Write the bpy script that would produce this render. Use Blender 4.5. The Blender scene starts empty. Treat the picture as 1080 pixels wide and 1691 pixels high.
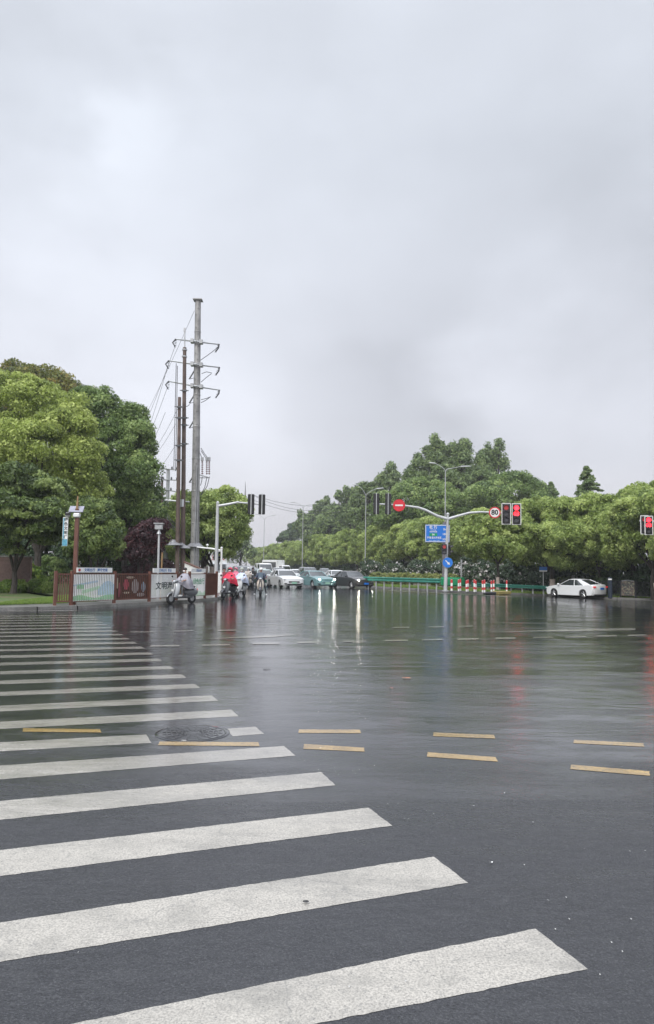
import bpy, bmesh, math, random
import numpy as np
from mathutils import Vector, Matrix
random.seed(7); RNG = np.random.default_rng(7)
S = bpy.context.scene; C = S.collection
rad = math.radians

# ------------------------------------------------------------------ camera
F = 1221.0; EYE = 1.7; PITCH = rad(4.2857); ROLL = rad(0.85)
_cp, _sp, _cr, _sr = math.cos(PITCH), math.sin(PITCH), math.cos(ROLL), math.sin(ROLL)
FWD = Vector((0, _cp, _sp)); _u0 = Vector((0, -_sp, _cp)); _r0 = Vector((1, 0, 0))
RGT = _cr * _r0 + _sr * _u0; UPV = -_sr * _r0 + _cr * _u0
cam = bpy.data.cameras.new('camera'); camo = bpy.data.objects.new('camera', cam); C.objects.link(camo)
camo.matrix_world = Matrix(((RGT.x, UPV.x, -FWD.x, 0), (RGT.y, UPV.y, -FWD.y, 0), (RGT.z, UPV.z, -FWD.z, EYE), (0, 0, 0, 1)))
cam.sensor_fit = 'VERTICAL'; cam.sensor_height = 36; cam.lens = 36 * F / 1691; cam.clip_start = .05; cam.clip_end = 5000
S.camera = camo

# ------------------------------------------------------------------ world, sun, exposure
S.view_settings.view_transform = 'Standard'; S.view_settings.look = 'None'
S.view_settings.exposure = 0.55; S.view_settings.gamma = 1
SUN_EL, SUN_AZ = rad(42), rad(205)
W = bpy.data.worlds.new('World'); S.world = W; W.use_nodes = True
wt = W.node_tree; wt.nodes.clear()
def wn(t, **k):
    n = wt.nodes.new(t)
    for a, v in k.items(): setattr(n, a, v)
    return n
def ray(px, py):
    return (FWD + RGT * ((px - 540) / F) + UPV * ((845.5 - py) / F))
def build_world():
    L = wt.links.new
    out = wn('ShaderNodeOutputWorld'); bg = wn('ShaderNodeBackground'); bg.inputs[1].default_value = 0.1
    sky = wn('ShaderNodeTexSky'); sky.sky_type = 'NISHITA'; sky.sun_disc = False
    sky.sun_elevation = SUN_EL; sky.sun_rotation = SUN_AZ; sky.air_density = 1.0; sky.dust_density = 3.0
    tc = wn('ShaderNodeTexCoord'); mp = wn('ShaderNodeMapping'); mp.inputs['Scale'].default_value = (1.25, 1.25, 2.2)
    mp.inputs['Rotation'].default_value = (0, rad(14), 0)
    L(tc.outputs['Generated'], mp.inputs['Vector'])
    n1 = wn('ShaderNodeTexNoise'); n1.inputs['Scale'].default_value = 1.5; n1.inputs['Detail'].default_value = 6; n1.inputs['Roughness'].default_value = .42
    n1.inputs['Distortion'].default_value = .5
    n2 = wn('ShaderNodeTexNoise'); n2.inputs['Scale'].default_value = 4.2; n2.inputs['Detail'].default_value = 6; n2.inputs['Roughness'].default_value = .5
    L(mp.outputs[0], n1.inputs['Vector']); L(mp.outputs[0], n2.inputs['Vector'])
    def math_(op, a, b=None, c=None):
        m = wn('ShaderNodeMath'); m.operation = op
        for i, v in enumerate((a, b, c)):
            if v is None: continue
            if isinstance(v, (int, float)): m.inputs[i].default_value = v
            else: L(v, m.inputs[i])
        return m.outputs[0]
    # warped direction for soft cloud banks
    va = wn('ShaderNodeVectorMath'); va.operation = 'MULTIPLY_ADD'
    L(n2.outputs['Color'], va.inputs[0]); va.inputs[1].default_value = (.26, .26, .26); va.inputs[2].default_value = (-.13, -.13, -.13)
    vb = wn('ShaderNodeVectorMath'); vb.operation = 'ADD'
    nz = wn('ShaderNodeVectorMath'); nz.operation = 'NORMALIZE'; L(tc.outputs['Generated'], nz.inputs[0])
    L(nz.outputs[0], vb.inputs[0]); L(va.outputs[0], vb.inputs[1])
    tot = math_('MULTIPLY_ADD', n1.outputs[0], .44, -.22)
    fine = math_('MULTIPLY_ADD', n2.outputs[0], .30, -.15)
    tot = math_('ADD', tot, fine)
    # cloud banks: (px, py, radius, amount) seen from here, stored as sky directions
    banks = [(120, 330, .34, .055), (262, 240, .04, .09), (240, 320, .06, .03), (430, 350, .26, .10), (560, 300, .12, .05), (880, 330, .36, -.095), (300, 60, .25, -.05), (40, 130, .16, -.07),
             (560, 690, .07, -.03), (680, 712, .06, -.045), (470, 660, .06, -.03), (360, 740, .12, .09), (960, 700, .14, .10), (800, 640, .05, .06), (420, 720, .05, .06), (330, 130, .07, .05), (700, 120, .12, .05), (620, 640, .05, -.05), (620, 560, .25, -.05), (200, 520, .25, .03), (820, 700, .06, .05)]
    for px, py, r, amt in banks:
        d = ray(px, py).normalized()
        vd = wn('ShaderNodeVectorMath'); vd.operation = 'DISTANCE'; L(vb.outputs[0], vd.inputs[0]); vd.inputs[1].default_value = d
        mr = wn('ShaderNodeMapRange'); mr.interpolation_type = 'SMOOTHERSTEP'
        mr.inputs['From Min'].default_value = 0; mr.inputs['From Max'].default_value = r * 1.9
        mr.inputs['To Min'].default_value = amt; mr.inputs['To Max'].default_value = 0
        L(vd.outputs['Value'], mr.inputs['Value']); tot = math_('ADD', tot, mr.outputs[0])
    # overcast is brighter overhead
    sp = wn('ShaderNodeSeparateXYZ'); L(nz.outputs[0], sp.inputs[0])
    zen = wn('ShaderNodeMapRange'); zen.inputs['From Min'].default_value = .60; zen.inputs['From Max'].default_value = 1; zen.inputs['To Min'].default_value = 0; zen.inputs['To Max'].default_value = ZENITH
    zen.interpolation_type = 'SMOOTHSTEP'
    L(sp.outputs[2], zen.inputs['Value'])
    br = math_('ADD', math_('MULTIPLY_ADD', tot, 1.05, 1.0), zen.outputs[0])
    # cloud tint: warmer and pinkish low, bluer in the dark banks
    cr = wn('ShaderNodeValToRGB'); e = cr.color_ramp.elements
    e[0].position = 0.0; e[0].color = (.750, .722, .755, 1); e[1].position = .5; e[1].color = (.690, .728, .800, 1)
    m = cr.color_ramp.elements.new(.14); m.color = (.712, .724, .785, 1)
    L(sp.outputs[2], cr.inputs[0])
    vm = wn('ShaderNodeVectorMath'); vm.operation = 'SCALE'; L(cr.outputs[0], vm.inputs[0]); L(math_('MULTIPLY', br, SKYB * 10), vm.inputs['Scale'])
    mx = wn('ShaderNodeMix'); mx.data_type = 'RGBA'; mx.inputs[0].default_value = .94
    L(sky.outputs[0], mx.inputs[6]); L(vm.outputs[0], mx.inputs[7])
    L(mx.outputs[2], bg.inputs[0]); L(bg.outputs[0], out.inputs[0])
ZENITH = 2.7; SKYB = 0.72
build_world()
sl = bpy.data.lights.new('sun', 'SUN'); sl.energy = 1.5; sl.angle = rad(28); sl.color = (1, .97, .92)
so = bpy.data.objects.new('sun', sl); C.objects.link(so)
so.rotation_euler = (rad(90) - SUN_EL, 0, rad(180) - SUN_AZ)

# ------------------------------------------------------------------ helpers
def sstep(a, b, x):
    t = min(1, max(0, (x - a) / (b - a))); return t * t * (3 - 2 * t)
def gz(x, y): return -.3 * sstep(11, 18, x) * sstep(30, 50, y)
def P(px, py, d):
    r = ray(px, py); t = d / r.y; return Vector((r.x * t, d, EYE + r.z * t))
def G(px, py, dz=0.0):
    r = ray(px, py); z = 0
    for _ in range(8):
        t = (z + dz - EYE) / r.z; z = gz(r.x * t, r.y * t)
    return Vector((r.x * t, r.y * t, z + dz))
def GX(px, d, dz=0.0):
    r = ray(px, 936); x = r.x / r.y * d; return Vector((x, d, gz(x, d) + dz))
def tag(o, label=None, cat=None, group=None, kind=None):
    if label: o['label'] = label
    if cat: o['category'] = cat
    if group: o['group'] = group
    if kind: o['kind'] = kind
    return o
def thing(name, label, cat, loc=(0, 0, 0), rz=0, group=None, sc=1.0):
    o = bpy.data.objects.new(name, None); C.objects.link(o); o.location = loc; o.rotation_euler = (0, 0, rz); o.scale = (sc,) * 3
    o.empty_display_size = .3
    return tag(o, label, cat, group)
def copy_tree(o, parent=None):
    c = o.copy(); C.objects.link(c)
    if parent: c.parent = parent
    for ch in list(o.children): copy_tree(ch, c)
    return c
ALL = []
class MB:
    def __init__(s): s.v = []; s.f = []; s.m = []; s.mi = 0
    def add(s, vs, fs):
        b = len(s.v); s.v += [tuple(v) for v in vs]; s.f += [[b + i for i in f] for f in fs]; s.m += [s.mi] * len(fs); return s
    def box(s, c, d, rz=0, M=None, bev=0):
        x, y, z = d[0] / 2, d[1] / 2, d[2] / 2
        if bev:
            b = min(bev, x * .9, y * .9, z * .9)
            vs = []; 
            for lx, ly, lz in ((x - b, y - b, z), (x, y - b, z - b), (x - b, y, z - b)):
                pass
            ring = lambda X, Y, Z, k: [(X - k, -Y, Z), (X, -Y + k, Z), (X, Y - k, Z), (X - k, Y, Z), (-X + k, Y, Z), (-X, Y - k, Z), (-X, -Y + k, Z), (-X + k, -Y, Z)]
            R = [ring(x - b, y - b, -z, b * .4), ring(x, y, -z + b, b), ring(x, y, z - b, b), ring(x - b, y - b, z, b * .4)]
            vs = [p for r in R for p in r]; fs = [list(range(7, -1, -1)), list(range(24, 32))]
            for k in range(3):
                for i in range(8): j = (i + 1) % 8; fs.append([k * 8 + i, k * 8 + j, k * 8 + 8 + j, k * 8 + 8 + i])
        else:
            vs = [(a, b, c_) for a in (-x, x) for b in (-y, y) for c_ in (-z, z)]
            fs = [[0, 1, 3, 2], [4, 6, 7, 5], [0, 4, 5, 1], [2, 3, 7, 6], [0, 2, 6, 4], [1, 5, 7, 3]]
        R = M.to_3x3() if M is not None else Matrix.Rotation(rz, 3, 'Z')
        c = Vector(c); return s.add([R @ Vector(v) + c for v in vs], fs)
    def tube(s, pts, r, n=8, cap=True):
        pts = [Vector(p) for p in pts]; k = len(pts)
        rs = r if isinstance(r, (list, tuple)) else [r] * k
        vs = []; fs = []; prev = None
        for i, p in enumerate(pts):
            t = (pts[min(i + 1, k - 1)] - pts[max(i - 1, 0)]).normalized()
            a = prev if prev is not None else (Vector((1, 0, 0)) if abs(t.x) < .8 else Vector((0, 1, 0)))
            a = (a - t * a.dot(t)).normalized(); prev = a; b = t.cross(a)
            for j in range(n):
                q = 2 * math.pi * j / n; vs.append(p + (a * math.cos(q) + b * math.sin(q)) * rs[i])
        for i in range(k - 1):
            for j in range(n):
                jj = (j + 1) % n; fs.append([i * n + j, i * n + jj, (i + 1) * n + jj, (i + 1) * n + j])
        if cap: fs.append(list(range(n - 1, -1, -1))); fs.append([(k - 1) * n + j for j in range(n)])
        return s.add(vs, fs)
    def lathe(s, prof, n=20, c=(0, 0, 0), axis='Z', a0=0, a1=2 * math.pi):
        vs = []; fs = []; full = abs(a1 - a0 - 2 * math.pi) < 1e-6; nn = n if full else n + 1
        for r, h in prof:
            for j in range(nn):
                q = a0 + (a1 - a0) * j / n; x, y = r * math.cos(q), r * math.sin(q)
                v = (x, y, h) if axis == 'Z' else ((x, h, y) if axis == 'Y' else (h, x, y))
                vs.append((v[0] + c[0], v[1] + c[1], v[2] + c[2]))
        for i in range(len(prof) - 1):
            for j in range(n):
                jj = (j + 1) % nn
                if not full: jj = j + 1
                fs.append([i * nn + j, i * nn + jj, (i + 1) * nn + jj, (i + 1) * nn + j])
        return s.add(vs, fs)
    def ell(s, c, r, n=14, m=9, M=None, z0=-1, z1=1):
        vs = []; fs = []; c = Vector(c)
        for i in range(m + 1):
            th = math.acos(max(-1, min(1, z1))) + (math.acos(max(-1, min(1, z0))) - math.acos(max(-1, min(1, z1)))) * i / m
            for j in range(n):
                q = 2 * math.pi * j / n
                v = Vector((r[0] * math.sin(th) * math.cos(q), r[1] * math.sin(th) * math.sin(q), r[2] * math.cos(th)))
                if M is not None: v = M @ v
                vs.append(v + c)
        for i in range(m):
            for j in range(n):
                jj = (j + 1) % n; fs.append([i * n + j, (i + 1) * n + j, (i + 1) * n + jj, i * n + jj])
        return s.add(vs, fs)
    def prism(s, poly, h, to=lambda a, b, c: (a, b, c)):
        n = len(poly); vs = [to(a, b, 0) for a, b in poly] + [to(a, b, h) for a, b in poly]
        return s.add(vs, [list(range(n - 1, -1, -1)), list(range(n, 2 * n))] + [[i, (i + 1) % n, n + (i + 1) % n, n + i] for i in range(n)])
    def text(s, body, size, c=(0, 0, 0), align='CENTER', sx=1.0, to=None, bold=0.0):
        cu = bpy.data.curves.new('t', 'FONT'); cu.body = body; cu.size = size; cu.align_x = align; cu.align_y = 'CENTER'; cu.offset = bold; cu.resolution_u = 2
        ob = bpy.data.objects.new('t', cu); C.objects.link(ob)
        dg = bpy.context.evaluated_depsgraph_get(); me = bpy.data.meshes.new_from_object(ob.evaluated_get(dg))
        vs = [(c[0] + v.co.x * sx, c[1], c[2] + v.co.y) for v in me.vertices]
        if to: vs = [to(*v) for v in vs]
        s.add(vs, [list(p.vertices) for p in me.polygons])
        bpy.data.objects.remove(ob); bpy.data.curves.remove(cu); bpy.data.meshes.remove(me); return s
    def build(s, name, mats, parent=None, smooth=35, loc=None):
        me = bpy.data.meshes.new(name); me.from_pydata(s.v, [], s.f)
        for m in (mats if isinstance(mats, (list, tuple)) else [mats]): me.materials.append(m)
        if any(s.m): me.polygons.foreach_set('material_index', s.m)
        if smooth:
            me.polygons.foreach_set('use_smooth', [True] * len(me.polygons)); me.update()
            me.set_sharp_from_angle(angle=rad(smooth))
        me.update()
        o = bpy.data.objects.new(name, me); C.objects.link(o)
        if parent: o.parent = parent
        if loc is not None: o.location = loc
        return o

# ------------------------------------------------------------------ materials
class NT:
    def __init__(s, name):
        s.m = bpy.data.materials.new(name); s.m.use_nodes = True; s.t = s.m.node_tree; s.t.nodes.clear()
        s.out = s.t.nodes.new('ShaderNodeOutputMaterial')
    def n(s, t, **k):
        x = s.t.nodes.new('ShaderNode' + t)
        for a, v in k.items():
            if a[0] == '_': x.inputs[a[1:].replace('_', ' ')].default_value = v
            else: setattr(x, a, v)
        return x
    def l(s, a, b): s.t.links.new(a, b)
    def noise(s, vec, scale, detail=3, rough=.5, dist=0):
        x = s.n('TexNoise', _Scale=scale, _Detail=detail, _Roughness=rough, _Distortion=dist)
        if vec is not None: s.l(vec, x.inputs['Vector'])
        return x.outputs[0]
    def mr(s, v, a, b, c=0., d=1., smooth=False):
        x = s.n('MapRange'); x.inputs['From Min'].default_value = a; x.inputs['From Max'].default_value = b
        x.inputs['To Min'].default_value = c; x.inputs['To Max'].default_value = d
        if smooth: x.interpolation_type = 'SMOOTHSTEP'
        s.l(v, x.inputs['Value']); return x.outputs[0]
    def mth(s, op, a, b=None, c=None, clamp=False):
        x = s.n('Math', operation=op); x.use_clamp = clamp
        for i, v in enumerate((a, b, c)):
            if v is None: continue
            if isinstance(v, (int, float)): x.inputs[i].default_value = v
            else: s.l(v, x.inputs[i])
        return x.outputs[0]
    def mix(s, f, a, b):
        x = s.n('Mix', data_type='RGBA')
        for i, v in ((0, f), (6, a), (7, b)):
            if isinstance(v, (int, float)): x.inputs[i].default_value = v
            elif isinstance(v, (tuple, list)): x.inputs[i].default_value = (*v[:3], 1)
            else: s.l(v, x.inputs[i])
        return x.outputs[2]
def pmat(name, col, rough=.5, metal=0, var=.12, vscale=3, coat=0, bump=0, bscale=40, trans=0, emit=None, estr=0, alpha=1, spec=.5):
    t = NT(name); p = t.n('BsdfPrincipled'); t.l(p.outputs[0], t.out.inputs[0])
    p.inputs['Roughness'].default_value = rough; p.inputs['Metallic'].default_value = metal
    p.inputs['Coat Weight'].default_value = coat; p.inputs['Coat Roughness'].default_value = .08
    p.inputs['Transmission Weight'].default_value = trans; p.inputs['Alpha'].default_value = alpha; p.inputs['Specular IOR Level'].default_value = spec
    tc = t.n('TexCoord')
    if var:
        f = t.noise(tc.outputs['Object'], vscale, 5, .6)
        a = tuple(c * (1 - var) for c in col); b = tuple(min(1, c * (1 + var)) for c in col)
        t.l(t.mix(t.mr(f, .3, .7), a, b), p.inputs['Base Color'])
    else: p.inputs['Base Color'].default_value = (*col, 1)
    if bump:
        b = t.n('Bump', _Strength=bump, _Distance=.01); t.l(t.noise(tc.outputs['Object'], bscale, 3), b.inputs['Height']); t.l(b.outputs[0], p.inputs['Normal'])
    if emit: p.inputs['Emission Color'].default_value = (*emit, 1); p.inputs['Emission Strength'].default_value = estr
    return t.m

def wet_surface(name, kind):
    """road surface: wet asphalt or thermoplastic paint; a film of rain water that is deeper in places"""
    t = NT(name); p = t.n('BsdfPrincipled'); t.l(p.outputs[0], t.out.inputs[0])
    geo = t.n('NewGeometry'); pos = geo.outputs['Position']
    sp = t.n('SeparateXYZ'); t.l(pos, sp.inputs[0]); X, Y = sp.outputs[0], sp.outputs[1]
    big = t.noise(pos, .22, 3, .55, .4)
    mid = t.noise(pos, 1.1, 4, .6, .6)
    st = t.n('Mapping'); st.inputs['Scale'].default_value = (.5, 2.2, 1); st.inputs['Rotation'].default_value = (0, 0, rad(-12)); t.l(pos, st.inputs['Vector'])
    streak = t.noise(st.outputs[0], 1.0, 5, .62, .8)
    agg = t.noise(pos, 95, 2, .6); agg2 = t.noise(pos, 34, 3, .6)
    # water depth: deeper beyond the joint in the asphalt, and along the left of the crossing
    far = t.mr(t.mth('ADD', Y, t.mth('MULTIPLY', mid, .6)), 18.9, 19.5, 0, 1, True)
    left = t.mth('MULTIPLY', t.mr(t.mth('ADD', X, t.mth('MULTIPLY', Y, .12)), .6, -2.2, 0, 1, True), t.mr(Y, 4.2, 7, 0, 1, True))
    midz = t.mr(Y, 3.8, 8.0, 0, .82, True)
    w = t.mth('ADD', t.mth('MULTIPLY', far, .74), t.mth('MULTIPLY', left, .5))
    w = t.mth('MAXIMUM', w, t.mth('MULTIPLY', midz, t.mr(Y, 18.9, 19.6, 1, .9)))
    pud = t.mth('ADD', t.mth('MULTIPLY', t.mr(big, .35, .65), .34), t.mth('MULTIPLY', t.mr(streak, .35, .68), .56))
    w = t.mth('ADD', w, t.mth('ADD', pud, -.34), clamp=True)
    pm = t.n('Mapping'); pm.inputs['Scale'].default_value = (3.2, 11, 1); pm.inputs['Rotation'].default_value = (0, 0, rad(-8)); t.l(pos, pm.inputs['Vector'])
    pit_ = t.noise(pm.outputs[0], 1.6, 6, .72, .4)
    w = t.mth('SUBTRACT', w, t.mth('MULTIPLY', t.mr(pit_, .47, .62), .24), clamp=True)
    if kind == 'asphalt':
        cvar = t.mix(t.mr(agg, .34, .66), (.005, .005, .007), (.033, .034, .040))
        cvar = t.mix(t.mth('MULTIPLY', t.mr(t.noise(pos, .8, 6, .8, 1.5), .56, .66), .55), cvar, (.008, .008, .010))
        cvar = t.mix(t.mth('MULTIPLY', t.mr(mid, .35, .7), .5), cvar, (.016, .017, .021))
        cvar = t.mix(t.mth('MULTIPLY', t.mr(t.noise(pos, 5.5, 4, .7), .55, .75), .6), cvar, (.040, .040, .044))
        gr = t.n('TexVoronoi', _Scale=150); t.l(pos, gr.inputs['Vector']); gs = t.n('SeparateColor'); t.l(gr.outputs['Color'], gs.inputs[0])
        cvar = t.mix(t.mth('MULTIPLY', t.mr(gs.outputs[0], .72, .95), .38), cvar, (.10, .10, .105))
        chip = t.mr(t.noise(pos, 150, 1, .5), .72, .75)
        base = t.mix(t.mth('MULTIPLY', chip, .5), cvar, (.20, .20, .19))
        wc = t.mix(t.mth('MULTIPLY', w, .5), base, (.018, .019, .022))
        grey_sheen = t.mth('MULTIPLY', t.mr(t.mth('ADD', Y, t.mth('MULTIPLY', X, .02)), 18.6, 18.75, 1, 0), t.mr(Y, 5, 10, 0, 1, True))      # greyer, aged asphalt up to the joint, with mid-distance wet sheen painted in
        wc = t.mix(t.mth('MULTIPLY', grey_sheen, .22), wc, (.075, .077, .082))
        wc = t.mix(t.mth('MULTIPLY', t.mr(pit_, .46, .66), .22), wc, (.070, .072, .077))
        wc = t.mix(t.mth('MULTIPLY', t.mr(pit_, .42, .30), .5), wc, (.010, .010, .012))
    else:
        c = {'white': (.455, .428, .382), 'yellow': (.56, .385, .155), 'patch': (.30, .30, .30)}[kind]
        dk = {'white': (.22, .21, .19), 'yellow': (.20, .13, .055), 'patch': (.16, .16, .16)}[kind]
        base = t.mix(t.mr(agg, .36, .60), tuple(x * .66 for x in c), tuple(x * 1.08 for x in c))
        base = t.mix(t.mth('MULTIPLY', t.mr(t.noise(pos, 2.2, 6, .75), .48, .74), .8), base, dk)
        base = t.mix(t.mth('MULTIPLY', t.mr(streak, .46, .72), .42), base, dk)
        base = t.mix(t.mth('MULTIPLY', t.mr(t.noise(pos, 24, 4, .8), .56, .66), .45 if kind == 'white' else .8), base, (.14, .14, .14))
        pit = t.mr(t.noise(pos, 58, 3, .75), .62, .67)
        base = t.mix(t.mth('MULTIPLY', pit, .8), base, (.10, .10, .10))
        vo = t.n('TexVoronoi', feature='DISTANCE_TO_EDGE', _Scale=.7); 
        wv = t.n('VectorMath', operation='MULTIPLY_ADD'); nn = t.n('TexNoise', _Scale=3.5, _Detail=4); t.l(pos, nn.inputs['Vector'])
        t.l(nn.outputs[1], wv.inputs[0]); wv.inputs[1].default_value = (.3, .3, .3); t.l(pos, wv.inputs[2]); t.l(wv.outputs[0], vo.inputs['Vector'])
        crack = t.mth('MULTIPLY', t.mr(vo.outputs['Distance'], .001, .005, 1, 0), t.mr(mid, .46, .56))
        base = t.mix(t.mth('MULTIPLY', crack, .35), base, (.16, .16, .155))
        wc = t.mix(t.mth('MULTIPLY', w, .45), base, tuple(x * .62 for x in dk))
    t.l(wc, p.inputs['Base Color'])
    t.l(t.mr(w, 0, .58, .44 if kind == 'asphalt' else .5, .05), p.inputs['Roughness'])
    p.inputs['IOR'].default_value = 1.6; p.inputs['Specular IOR Level'].default_value = .5
    # relief: aggregate where the film is thin, slow ripples where it is deep
    b1 = t.n('Bump', _Distance=.0045); t.l(t.mr(w, 0, .95, .8 if kind == 'asphalt' else .5, .085), b1.inputs['Strength'])
    t.l(t.mth('ADD', agg, t.mth('MULTIPLY', agg2, 1.5)), b1.inputs['Height'])
    rp = t.n('Mapping'); rp.inputs['Scale'].default_value = (.7, 1.35, 1); rp.inputs['Rotation'].default_value = (0, 0, rad(-6)); t.l(pos, rp.inputs['Vector'])
    r1 = t.noise(rp.outputs[0], 4.2, 3, .55, .5); r2 = t.noise(rp.outputs[0], 17, 3, .6, .3)
    b2 = t.n('Bump', _Distance=.1); t.l(t.mr(Y, 5, 24, RIPPLE, RIPPLE * 1.9), b2.inputs['Strength'])
    wv_ = t.noise(rp.outputs[0], .55, 7, .56, .3); t.l(wv_, b2.inputs['Height']); t.l(b1.outputs[0], b2.inputs['Normal'])
    t.l(b2.outputs[0], p.inputs['Normal'])
    return t.m
RIPPLE = .21

def leaf_mat(name, dark, mid, light, trans=.3, rough=.45):
    t = NT(name); at = t.n('Attribute', attribute_name='tint')
    cr = t.n('ValToRGB'); e = cr.color_ramp.elements
    e[0].position = .1; e[0].color = (*dark, 1); e[1].position = .92; e[1].color = (*light, 1); m = e.new(.5); m.color = (*mid, 1)
    t.l(at.outputs['Fac'], cr.inputs[0])
    p = t.n('BsdfPrincipled', _Roughness=rough); p.inputs['Specular IOR Level'].default_value = .35
    t.l(cr.outputs[0], p.inputs['Base Color'])
    tr = t.n('BsdfTranslucent'); t.l(t.mix(.35, cr.outputs[0], light), tr.inputs[0])
    mx = t.n('MixShader'); mx.inputs[0].default_value = trans; t.l(p.outputs[0], mx.inputs[1]); t.l(tr.outputs[0], mx.inputs[2]); t.l(mx.outputs[0], t.out.inputs[0])
    return t.m
def ground_mat(name, c1, c2, c3, sc=1.5, rough=.7):
    t = NT(name); p = t.n('BsdfPrincipled', _Roughness=rough); t.l(p.outputs[0], t.out.inputs[0]); geo = t.n('NewGeometry'); pos = geo.outputs['Position']
    a = t.mix(t.mr(t.noise(pos, sc * 8, 4, .7), .35, .65), c1, c2); b = t.mix(t.mr(t.noise(pos, sc * .5, 4, .6), .45, .62), a, c3)
    t.l(b, p.inputs['Base Color']); bu = t.n('Bump', _Strength=.5, _Distance=.02); t.l(t.noise(pos, 30, 4, .7), bu.inputs['Height']); t.l(bu.outputs[0], p.inputs['Normal'])
    return t.m
M = {}
M['asphalt'] = wet_surface('wet asphalt', 'asphalt'); M['white_paint'] = wet_surface('worn white road paint', 'white'); M['yellow_paint'] = wet_surface('worn yellow road paint', 'yellow'); M['patch'] = wet_surface('wet concrete strip', 'patch')
M['soil'] = ground_mat('soil', (.09, .07, .05), (.13, .10, .07), (.07, .09, .035))
M['grass'] = ground_mat('lawn', (.05, .09, .02), (.09, .15, .035), (.13, .12, .06))
M['paving'] = ground_mat('wet paving', (.17, .165, .155), (.26, .25, .24), (.13, .13, .125), 2, .3)
M['kerb'] = ground_mat('wet kerb stone', (.14, .135, .13), (.24, .235, .22), (.10, .10, .09), 2, .4)
M['steel'] = pmat('galvanised steel', (.42, .43, .44), .42, .35, .25, 2.5)
M['pole_grey'] = pmat('light grey pole paint', (.50, .51, .52), .4, .1, .12)
M['dark_grey'] = pmat('dark grey metal', (.10, .105, .11), .5, .2)
M['brown_pole'] = pmat('stained brown concrete pole', (.115, .082, .070), .75, 0, .35, 1.8, bump=.4)
M['brown_metal'] = pmat('brown painted metal', (.135, .055, .038), .45, 0, .2)
M['white_plastic'] = pmat('white enamel', (.78, .79, .78), .35, 0, .06)
M['black'] = pmat('black plastic', (.018, .018, .020), .45, 0, .1)
M['rubber'] = pmat('tyre rubber', (.022, .022, .023), .7, 0, .1)
M['wire'] = pmat('cable', (.06, .062, .07), .6, 0, 0)
M['ceramic'] = pmat('brown insulator glaze', (.13, .04, .035), .25)
M['red_sign'] = pmat('red sign sheeting', (.62, .02, .035), .4, 0, .05)
M['blue_sign'] = pmat('blue sign sheeting', (.012, .17, .62), .4, 0, .05)
M['green_paint'] = pmat('green enamel', (.015, .25, .11), .4, 0, .15)
M['guard_green'] = pmat('faded green guardrail', (.03, .20, .15), .4, 0, .2)
M['green_sign'] = pmat('green sign sheeting', (.01, .30, .12), .4, 0, .05)
M['yellow'] = pmat('yellow enamel', (.26, .21, .07), .5, 0, .2, 9)
M['bollard_red'] = pmat('red reflective tape', (.58, .045, .05), .45, 0, .12, 9)
M['bark'] = pmat('wet bark', (.042, .034, .028), .7, 0, .35, 6, bump=.8, bscale=18)
M['whitewash'] = pmat('whitewash', (.48, .40, .36), .8, 0, .25, 5)
M['brick'] = pmat('weathered brick wall', (.13, .085, .075), .85, 0, .3, 8, bump=.6)
M['glass'] = pmat('car glass', (.03, .036, .04), .06, 0, 0, spec=.9)
M['chrome'] = pmat('chrome', (.6, .6, .62), .15, 1, 0)
M['rim'] = pmat('alloy rim', (.42, .43, .44), .3, .7, .1)
M['tail'] = pmat('tail lamp', (.35, .012, .015), .2, 0, 0, emit=(1, .02, .02), estr=.35)
M['lens'] = pmat('clear lamp lens', (.62, .65, .68), .12, 0, 0)
M['lamp_on'] = pmat('lit headlamp', (1, 1, 1), .3, 0, 0, emit=(1, .97, .88), estr=110)
M['lamp_strong'] = pmat('bright lit headlamp', (1, 1, 1), .3, 0, 0, emit=(1, .95, .78), estr=130)
M['red_on'] = pmat('lit red signal', (.9, .05, .05), .3, 0, 0, emit=(1, .012, .022), estr=6)
M['red_dim'] = pmat('lit red arrow signal', (.45, .05, .05), .3, 0, 0, emit=(1, .12, .12), estr=.12)
M['lens_dark'] = pmat('unlit signal lens', (.10, .10, .11), .2, 0, 0)
M['white_board'] = pmat('white signal border', (.74, .74, .72), .5, 0, .05)
M['skin'] = pmat('skin', (.50, .30, .22), .55, 0, .05)
M['hair'] = pmat('black hair', (.012, .01, .01), .5, 0, 0)
M['panel_blue'] = pmat('solar panel', (.30, .30, .36), .2, .2, .15, 8)
M['ink_blue'] = pmat('blue print', (.02, .12, .36), .5, 0, 0)
M['ink_dark'] = pmat('dark print', (.03, .05, .05), .5, 0, 0)
M['ink_green'] = pmat('green print', (.06, .33, .16), .5, 0, 0)
M['ink_red'] = pmat('red print', (.45, .04, .05), .5, 0, 0)
M['number_black'] = pmat('black numeral', (.01, .01, .012), .5, 0, 0)
M['wood'] = pmat('raw wood', (.30, .19, .09), .7, 0, .2)
M['iron'] = pmat('cast iron', (.055, .050, .050), .28, 0, .3, 12, bump=1, bscale=60)
M['white_cloth'] = pmat('white cotton mask', (.74, .75, .76), .8, 0, .03)

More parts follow.
